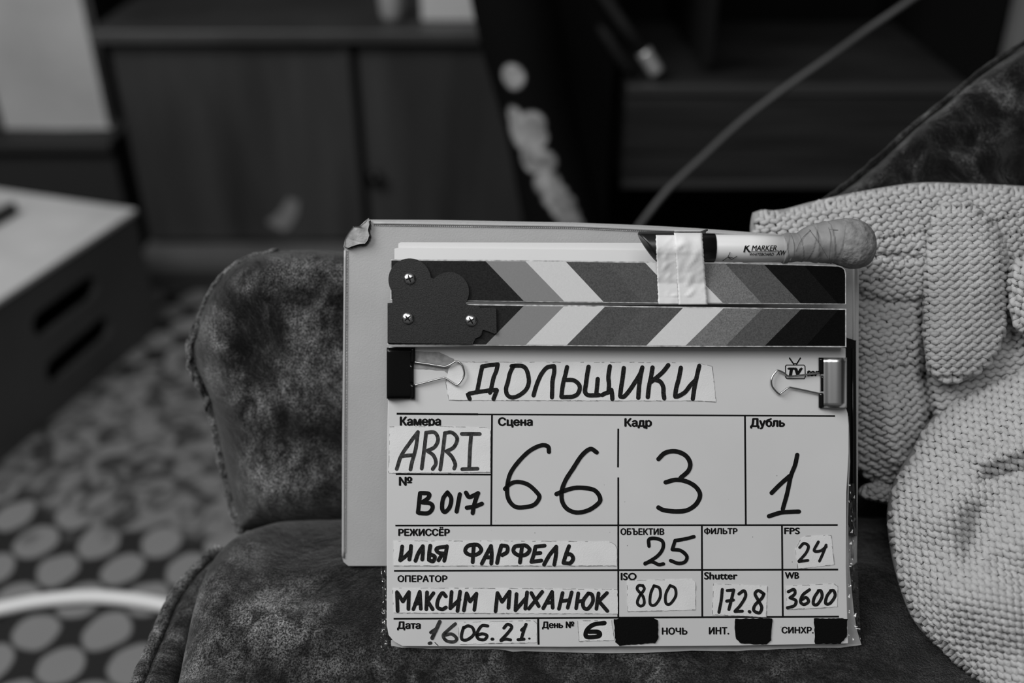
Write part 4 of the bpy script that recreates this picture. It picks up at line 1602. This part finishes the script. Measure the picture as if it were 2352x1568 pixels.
t = tape([(1440, 1333), (1520, 1331), (1590, 1330), (1598, 1336), (1597, 1400), (1520, 1402), (1442, 1404)], amp=1.0)
writing([[(300, 605), (262, 605), (250, 640), (300, 700), (312, 765), (280, 790), (250, 760), (270, 700), (312, 640), (300, 605)], [(400, 606), (370, 680), (366, 770), (410, 778), (455, 710), (450, 630), (400, 606)], [(545, 604), (507, 680), (507, 760), (545, 770), (595, 700), (590, 630), (545, 604)]], o6_, s6, 22, HT, M_inkd, t)
t = tape([(1639, 1340), (1700, 1343), (1762, 1346), (1761, 1380), (1760, 1417), (1700, 1414), (1636, 1411)])
writing([[(1015, 640), (1005, 740), (985, 845)], [(1060, 650), (1118, 645)], [(1118, 645), (1100, 720), (1075, 820)], [(1055, 745), (1115, 735)], [(1165, 680), (1210, 652), (1225, 700), (1180, 780), (1130, 835)], [(1130, 838), (1195, 835)], [(1258, 838), (1263, 842)],
         [(1390, 680), (1340, 650), (1310, 680), (1340, 740), (1370, 800), (1350, 850), (1300, 830), (1310, 780), (1370, 720), (1390, 680)]], o6_, s6, 24, HT, M_inkd, t)
t = tape([(1804, 1345), (1860, 1343), (1915, 1340), (1924, 1346), (1923, 1393), (1860, 1397), (1808, 1399)])
writing([[(1610, 660), (1660, 640), (1668, 680), (1625, 715)], [(1625, 715), (1677, 740), (1665, 785), (1602, 805)], [(1800, 642), (1740, 690), (1720, 750), (1750, 775), (1792, 750), (1770, 712), (1730, 732)],
         [(1885, 650), (1845, 710), (1835, 768), (1870, 775), (1912, 710), (1905, 655), (1880, 650)], [(1995, 650), (1958, 700), (1945, 763), (1985, 765), (2030, 700), (2018, 652), (1990, 650)]], o6_, s6, 24, HT, M_inkd, t)
oI, sI = (860, 1230), 4.055
t = tape([(904, 1242), (1150, 1242), (1400, 1244), (1412, 1250), (1417, 1260), (1417, 1299), (1150, 1299), (904, 1299)])
writing([[(258, 100), (248, 180), (240, 228)], [(240, 228), (290, 190), (335, 145)], [(340, 95), (335, 160), (325, 220)], [(382, 232), (410, 160), (450, 97)], [(450, 97), (450, 160), (445, 220)],
         [(520, 92), (510, 160), (507, 225)], [(507, 225), (545, 237), (562, 195), (520, 172)], [(675, 98), (665, 160), (650, 232)], [(675, 102), (600, 110), (575, 130), (600, 158), (655, 165)], [(630, 172), (597, 228)],
         [(930, 82), (870, 95), (845, 140), (880, 175), (950, 175), (995, 135), (970, 90), (930, 82)], [(925, 88), (915, 245)], [(1000, 258), (1040, 180), (1085, 95)], [(1085, 95), (1092, 180), (1088, 258)], [(1030, 200), (1085, 200)],
         [(1182, 92), (1160, 170), (1142, 253)], [(1185, 90), (1235, 100), (1235, 150), (1190, 180)],
         [(1370, 90), (1310, 100), (1295, 145), (1340, 180), (1410, 175), (1445, 130), (1410, 92), (1370, 90)], [(1375, 90), (1355, 248)],
         [(1585, 92), (1500, 102)], [(1500, 102), (1485, 170), (1462, 243)], [(1462, 243), (1555, 230)], [(1490, 165), (1545, 160)],
         [(1580, 268), (1630, 180), (1693, 102)], [(1693, 102), (1690, 180), (1675, 268)], [(1812, 97), (1785, 170), (1760, 250)], [(1760, 252), (1820, 255), (1850, 215), (1830, 175), (1785, 175)]], oI, sI, 31, HT, M_inkd, t)
oM, sM = (870, 1340), 4.126
t = tape([(902, 1350), (1150, 1351), (1418, 1353), (1419, 1409), (1150, 1408), (904, 1407)])
mk = [[(178, 258), (172, 80)], [(172, 80), (228, 168)], [(228, 168), (285, 80)], [(285, 80), (280, 240)],
      [(328, 242), (388, 78)], [(388, 78), (398, 238)], [(345, 190), (392, 185)], [(457, 82), (450, 242)], [(518, 90), (462, 165)], [(462, 165), (510, 242)],
      [(635, 120), (602, 88), (562, 150), (555, 220), (600, 243), (635, 225)], [(690, 78), (677, 232)], [(677, 232), (765, 150)], [(770, 75), (745, 258)],
      [(832, 92), (806, 252)], [(832, 92), (865, 168)], [(865, 168), (925, 95)], [(925, 95), (905, 248)],
      [(1125, 88), (1106, 262)], [(1125, 88), (1168, 172)], [(1168, 172), (1238, 75)], [(1240, 75), (1228, 228)],
      [(1305, 98), (1295, 252)], [(1295, 252), (1400, 130)], [(1405, 82), (1388, 236)], [(1445, 88), (1515, 212)], [(1548, 78), (1422, 236)],
      [(1558, 232), (1642, 78)], [(1642, 78), (1648, 228)], [(1590, 182), (1645, 178)], [(1742, 88), (1707, 238)], [(1828, 82), (1790, 228)], [(1730, 165), (1808, 155)],
      [(1890, 92), (1870, 232)], [(1885, 170), (1940, 160)], [(1985, 92), (1938, 160), (1940, 222), (1980, 238), (2028, 170), (2020, 105), (1985, 92)], [(2082, 92), (2062, 238)], [(2162, 88), (2085, 165)], [(2085, 165), (2165, 258)]]
writing(mk, oM, sM, 30, HT, M_inkd, t)
writing([([(577, 360), (545, 430), (505, 515)], 30, True), [(545, 425), (492, 462)], [(478, 565), (492, 562)], ([(530, 555), (560, 585)], 6, False), [(725, 380), (650, 445), (610, 490), (640, 540), (710, 550), (738, 520), (690, 477), (622, 488)]], oM, sM, 26, HB, M_inkg)
t = tape([(1052, 1429), (1140, 1427), (1225, 1425), (1233, 1431), (1233, 1475), (1140, 1477), (1056, 1479)])
writing([[(803, 415), (785, 480), (790, 528), (840, 530), (900, 480), (890, 420), (845, 400), (803, 420)], [(1032, 400), (975, 400), (930, 470), (942, 520), (1000, 530), (1025, 492), (980, 475), (930, 490)], [(1072, 525), (1080, 525)],
         [(1185, 420), (1220, 385), (1260, 410), (1220, 470), (1157, 535)], [(1157, 538), (1200, 525), (1248, 532)], [(1395, 385), (1375, 440), (1350, 520)], [(1352, 440), (1390, 405)], [(1320, 530), (1375, 525)], ([(1424, 520), (1430, 520)], 16, False)], oM, sM, 25, HT, M_inkd, t)
t = tape([(1327, 1426), (1365, 1425), (1404, 1424), (1411, 1470), (1370, 1471), (1330, 1472)])
writing([[(2138, 372), (2035, 388), (1972, 440), (1965, 500), (2040, 505), (2092, 490), (2080, 458), (1990, 455)]], oM, sM, 35, HT, M_ink, t)
# black gaffer squares
for b_ in ([(1410, 1422), (1440, 1419), (1495, 1417), (1511, 1424), (1512, 1466), (1504, 1476), (1450, 1480), (1423, 1482), (1414, 1475)],
           [(1689, 1421), (1760, 1419), (1774, 1421), (1771, 1470), (1761, 1480), (1700, 1477), (1691, 1467), (1688, 1445)],
           [(1870, 1420), (1935, 1420), (1947, 1421), (1945, 1462), (1930, 1478), (1872, 1478)]):
    plate('black_tape', jag(b_, .9, 5), .0003, .0007, M_blacktape)
plate('grey_tape_scrap', jag([(945, 806), (975, 807), (1008, 808), (1042, 824), (1047, 840), (1045, 855), (1034, 862), (1020, 851), (985, 848), (945, 846)], .7), .0001, .0003, M_greytape)

# --- printed television logo
mb = MB()
oL, sL = (1740, 790), 9.046
Q = lambda x, y: (oL[0] + x / sL, oL[1] + y / sL)
rr_p = [Q(*p) for p in ((600, 435), (960, 435), (985, 460), (992, 680), (970, 718), (610, 718), (585, 690), (578, 460), (600, 435))]
for a, b_ in zip(rr_p[:-1], rr_p[1:]):
    stroke(mb, [a, b_], 2.0, .00014, False, 0)
stroke(mb, [Q(665, 290), Q(750, 415)], 3.0, .00014, False, 0); stroke(mb, [Q(890, 290), Q(810, 415)], 3.0, .00014, False, 0)
stroke(mb, [Q(740, 405), Q(815, 405)], 2.4, .00014, False, 0)
mb.build('television_logo', M_print, cb)
caption('TV', *[Q(615, 0)[0], Q(945, 0)[0], Q(0, 500)[1], Q(0, 650)[1]], shear=.15, weight=.05)
caption('tor', *[Q(1020, 0)[0], Q(1290, 0)[0], Q(0, 545)[1], Q(0, 660)[1]], shear=.3, weight=.04)

# --- masking tape over marker and stick
MKR = 32.5 / FP * DS
mk_h = .0095 - .0060 + .004          # axis height above the board face


def tape_strip(xl_t, xr_t, xl_b, xr_b, ytop, ybot, lift, name='masking_tape'):
    yc = 569.0
    rpx = 34.5
    vs, fs = [], []
    ny_, nx_ = 60, 12
    for j in range(ny_ + 1):
        y = ytop + (ybot - ytop) * j / ny_
        s = j / ny_
        for i in range(nx_ + 1):
            u = i / nx_
            x = (xl_t + (xl_b - xl_t) * s) * (1 - u) + (xr_t + (xr_b - xr_t) * s) * u
            if i in (0, nx_): x += random.uniform(-.9, .9)
            dy = (y - yc) / rpx
            hc = mk_h + MKR * math.sqrt(max(0, 1 - dy * dy)) if abs(dy) < 1 else -1
            flat_ = .0100
            h = max(hc, flat_ if y > 600 else -1, mk_h - .002)
            # tape bridges the valley between the pen and the stick
            if 578 < y < 650:
                h = max(h, np.interp(y, [578, 650], [mk_h + MKR * .95, flat_]))
            h += lift + .0013 * max(0, noise.noise(Vector((x / 16 + y / 30, y / 26, 3)))) * (1 if y < 680 else .2)
            vs.append(S(x, y, h))
    for j in range(ny_):
        for i in range(nx_):
            a = j * (nx_ + 1) + i
            fs.append((a, a + nx_ + 1, a + nx_ + 2, a + 1))
    o = mesh(name, vs, fs, M_mtape, cb, True)
    sm = o.modifiers.new('t', 'SOLIDIFY'); sm.thickness = .0002; sm.offset = 1
    return o


tape_strip(1506, 1552, 1512, 1560, 540, 698, .0004)
tape_strip(1548, 1612, 1559, 1625, 530, 699, .0009)

# ================================================================== MARKER PEN
mk_root = empty('whiteboard_marker', base_w, 'white whiteboard marker with a taped felt ball end, strapped above the clap sticks', 'marker', rot=ROT)


def lathe_x(name, stations, m, parent, seg=40, hc=mk_h, rfun=None, k=5, caps=True, spl=True):
    """stations: (px, cy, r_px)"""
    st_ = catmull(stations, k) if spl else stations
    vs, fs = [], []
    for (x, cy, r_) in st_:
        for q in range(seg):
            a = 2 * math.pi * q / seg
            rr1 = r_ * (1 + (rfun(x, a) if rfun else 0))
            c = S(x, cy, hc)
            vs.append(c + Vector((0, rr1 * math.sin(a) / FP * DS, rr1 * math.cos(a) / FP * DS)))
    for i in range(len(st_) - 1):
        for q in range(seg):
            q2 = (q + 1) % seg
            fs.append((i * seg + q, (i + 1) * seg + q, (i + 1) * seg + q2, i * seg + q2))
    if caps:
        fs.append(tuple(range(seg))[::-1] if False else tuple(range(seg)))
        fs.append(tuple((len(st_) - 1) * seg + q for q in range(seg))[::-1])
    return mesh(name, vs, fs, m, parent, True)


brl = lathe_x('barrel', [(1634, 569.5, 30.5), (1640, 569.5, 31), (1720, 570.5, 31), (1812, 571.5, 31)], M_mkwhite, mk_root, spl=False)


def on_barrel(px, py):
    dy = max(-.98, min(.98, (py - 570.5) / 31.2))
    return S(px, py, mk_h + 31.4 / FP * DS * math.sqrt(1 - dy * dy))


for c_ in (('K', 1707, 1727, 560, 579), ('MARKER', 1726, 1784, 563, 575.5), ('WHITEBOARD', 1722, 1778, 580.5, 587), ('XW', 1783, 1806, 575, 586)):
    caption(*c_, parent=brl, shear=.28, weight=.012, fn=on_barrel, name='printed_lettering')
mb = MB()
for i in range(12):
    xa, xb = 1723 + 61 * i / 12, 1723 + 61 * (i + 1) / 12
    mb.add([on_barrel(xa, 577.2), on_barrel(xb, 577.2), on_barrel(xb, 578.4), on_barrel(xa, 578.4)], [(0, 3, 2, 1)])
mb.build('underline', M_print, brl)
mb = MB()
for path in ([(1660, 599), (1672, 590), (1677, 579)], [(1672, 590), (1680, 596), (1693, 588)], [(1672, 590), (1683, 591)]):
    pp2 = ribbon_pts(path, 8)
    mb.tube([on_barrel(x, y) for x, y in pp2], .00018, 5)
mb.build('pen_scratch', M_print, brl)
# cap: tube with a slanted open end
seg = 48
vs, fs = [], []
rp_ = 32.5


def cap_end(a):
    # slant: far tip at the top (a=90deg), near at the bottom
    return 1488 - 23 * math.sin(a)


rings_ = [(0.0, 1.0), (.04, 1.02), (.5, 1.0), (1.0, 1.0)]
prof = []
for s_, k_ in rings_:
    ring = []
    for q in range(seg):
        a = 2 * math.pi * q / seg
        xe = cap_end(a)
        x = xe + (1640 - xe) * s_
        c = S(x, 569.3, mk_h)
        ring.append(c + Vector((0, rp_ * k_ * math.sin(a) / FP * DS, rp_ * k_ * math.cos(a) / FP * DS)))
    prof.append(ring)
# inner rim
inner = []
for kk, ins in ((.86, 1.5), (.55, 16)):
    ring = []
    for q in range(seg):
        a = 2 * math.pi * q / seg
        x = cap_end(a) + ins
        c = S(x, 569.3, mk_h)
        ring.append(c + Vector((0, rp_ * kk * math.sin(a) / FP * DS, rp_ * kk * math.cos(a) / FP * DS)))
    inner.append(ring)
allr = inner[::-1] + prof
for r_ in allr: vs += r_
for i in range(len(allr) - 1):
    for q in range(seg):
        q2 = (q + 1) % seg
        fs.append((i * seg + q, (i + 1) * seg + q, (i + 1) * seg + q2, i * seg + q2))
fs.append(tuple(range(seg))); fs.append(tuple((len(allr) - 1) * seg + q for q in range(seg))[::-1])
capo = mesh('cap', vs, fs, M_black, mk_root, True)
# pocket clip on the cap
mb = MB()
mb.box(S(1543, 535.5, mk_h) , (152 / FP * DS, 7 / FP * DS, .0045))
mb.box(S(1480, 541, mk_h), (14 / FP * DS, 8 / FP * DS, .004))
mb.box(S(1616, 531.5, mk_h), (18 / FP * DS, 5 / FP * DS, .0045), Matrix.Rotation(math.radians(22), 3, 'Z'))
o = mb.build('pocket_clip', M_black, capo); bevel(o, .0005, 2)


# taped wrap and felt ball
def wrapf(x, a):
    s = (x - 1800) / 34.0 + a / (2 * math.pi)
    f = s - math.floor(s)
    s2 = (x - 1800) / 61.0 - a / (2 * math.pi) * 1.0
    f2 = s2 - math.floor(s2)
    return .05 * f + .03 * f2 + .05 * noise.noise(Vector((x / 16, math.cos(a) * 1.5, math.sin(a) * 1.5)))


lathe_x('tape_wrap', [(1796, 571, 31), (1800, 570.5, 32.5), (1815, 569, 32), (1830, 566.5, 32), (1845, 562.5, 36), (1862, 559.5, 40), (1885, 556.5, 44), (1905, 555.5, 46.5), (1925, 556, 49), (1936, 556.5, 49)], M_wrap, mk_root, seg=120, rfun=wrapf, k=10)


def ballf(x, a):
    return .035 * noise.noise(Vector((x / 22, math.cos(a) * 2, math.sin(a) * 2))) + .016 * noise.noise(Vector((x / 5, math.cos(a) * 9, math.sin(a) * 9)))


lathe_x('felt_ball', [(1918, 556.5, 46), (1926, 557, 51), (1940, 558, 54.5), (1956, 559.5, 56.5), (1972, 561, 54.5), (1987, 562.5, 48), (1998, 564, 38), (2005, 565, 24), (2008, 565.5, 8), (2008.5, 565.5, 1)], M_foam, mk_root, seg=120, rfun=ballf, k=8)
# seams of the wrap
mb = MB()


def on_wrap(px, py):
    r_ = float(np.interp(px, [1800, 1830, 1862, 1905, 1936, 1970], [32.5, 32, 40, 46.5, 50, 56])) * 1.075
    cy = float(np.interp(px, [1800, 1830, 1862, 1905, 1936], [570.5, 566.5, 559.5, 555.5, 557]))
    dy = max(-.97, min(.97, (py - cy) / r_))
    return S(px, py, mk_h + r_ / FP * DS * math.sqrt(1 - dy * dy))


for path in ([(1818, 540), (1824, 560), (1824, 588)], [(1859, 527), (1880, 556), (1902, 593)], [(1828, 577), (1842, 548), (1862, 528)], [(1873, 522), (1880, 540), (1881, 556)], [(1901, 516), (1908, 540), (1907, 570), (1905, 596)], [(1905, 527), (1925, 528)]):
    mb.tube([on_wrap(x, y) for x, y in catmull(path, 6)], .00013, 6)
mb.build('wrap_seams', M_stool, mk_root)


# ================================================================== BINDER CLIPS
def binder(name, label, spine_x, lip_x, ytop, ybot, wirepts, m, curved, mwire):
    root = empty(name, base_w, label, 'binder clip', rot=ROT, group=None)
    sg = 1 if lip_x > spine_x else -1
    # front plate profile (x, h): from lip to spine then to back
    if curved:
        pr = [(lip_x, .0012), (lip_x - sg * 10, .0026), (lip_x - sg * 22, .0046), (lip_x - sg * 36, .0058), (lip_x - sg * 48, .0057), (spine_x + sg * 3, .0040), (spine_x, .0022)]
    else:
        pr = [(lip_x, .0012), (lip_x - sg * 12, .0020), (lip_x - sg * 30, .0032), (spine_x + sg * 10, .0046), (spine_x + sg * 2, .0048), (spine_x, .0036)]
    pr2 = catmull(pr, 5)
    full = pr2 + [(spine_x - sg * .5, .0), (spine_x - sg * .5, -.006), (spine_x, -.010), (spine_x + sg * 6, -.0108), (spine_x + sg * 30, -.0085), (lip_x, -.0062)]
    th = .0005
    vs, fs = [], []
    ny_ = 10
    cx_ = lip_x
    for (x, h) in full:
        for j in range(ny_ + 1):
            y = ytop + (ybot - ytop) * j / ny_
            vs.append(S(x, y, max(h, -.02)))
    nn = ny_ + 1
    for i in range(len(full) - 1):
        for j in range(ny_):
            a = i * nn + j
            fs.append((a, a + 1, a + nn + 1, a + nn) if sg < 0 else (a, a + nn, a + nn + 1, a + 1))
    body = mesh('clip_body', vs, fs, m, root, True)
    so = body.modifiers.new('t', 'SOLIDIFY'); so.thickness = .0004; so.offset = 0
    # rolled lip: two tubes with a gap where the wire enters
    y1, y2 = wirepts[0][1], wirepts[-1][1]
    mb = MB()
    for ya, yb in ((ytop, y1 + 2), (y2 - 2, ybot)):
        mb.tube([S(lip_x - sg * 2, ya + (yb - ya) * i / 6, .0016) for i in range(7)], .0015, 14)
    mb.tube([S(lip_x - sg * 5, y1 + 6 + (y2 - y1 - 12) * i / 6, .0014) for i in range(7)], .0011, 12)
    mb.build('rolled_lip', M_blackgloss if not curved else M_blackgloss, root, True)
    mb = MB()
    wp = catmull([(lip_x - sg * 3, y1 - 3, .0016)] + [(x, y, h) for x, y, h in wirepts] + [(lip_x - sg * 3, y2 + 3, .0016)], 6)
    mb.tube([S(x, y, h) for x, y, h in wp], .00058, 10)
    mb.build('wire_handle', mwire, root, True)
    return root


wl = [(951, 831, .0016), (985, 836, .0018), (1010, 840, .0020), (1024, 841, .0021), (1036, 836, .0022), (1049, 829.5, .0023), (1061, 838, .0024), (1066.6, 858.5, .0025), (1059, 875, .0024), (1049, 883.5, .0023), (1036, 876.5, .0022), (1022.6, 868, .0021), (1010, 869.5, .0020), (985, 876, .0018), (951, 885, .0016)]
wr = [(1884, 856, .0016), (1850, 860, .0018), (1813, 864, .0020), (1802, 857, .0021), (1787.5, 850.5, .0022), (1781, 855, .0023), (1774, 865, .0024), (1771.5, 877, .0025), (1775, 889.5, .0024), (1788.6, 904, .0022), (1796, 901, .0021), (1811, 890.5, .0020), (1825, 891.5, .0019), (1872.6, 901.6, .0017), (1884, 904, .0016)]
binder('binder_clip', 'black binder clip on the upper left edge of the clapperboard', 889, 950, 798, 915, wl, M_blackgloss, False, M_chrome)
binder('binder_clip', 'shiny silver binder clip on the upper right edge of the clapperboard', 1944, 1884, 821, 936, wr, M_silver, True, M_chrome)
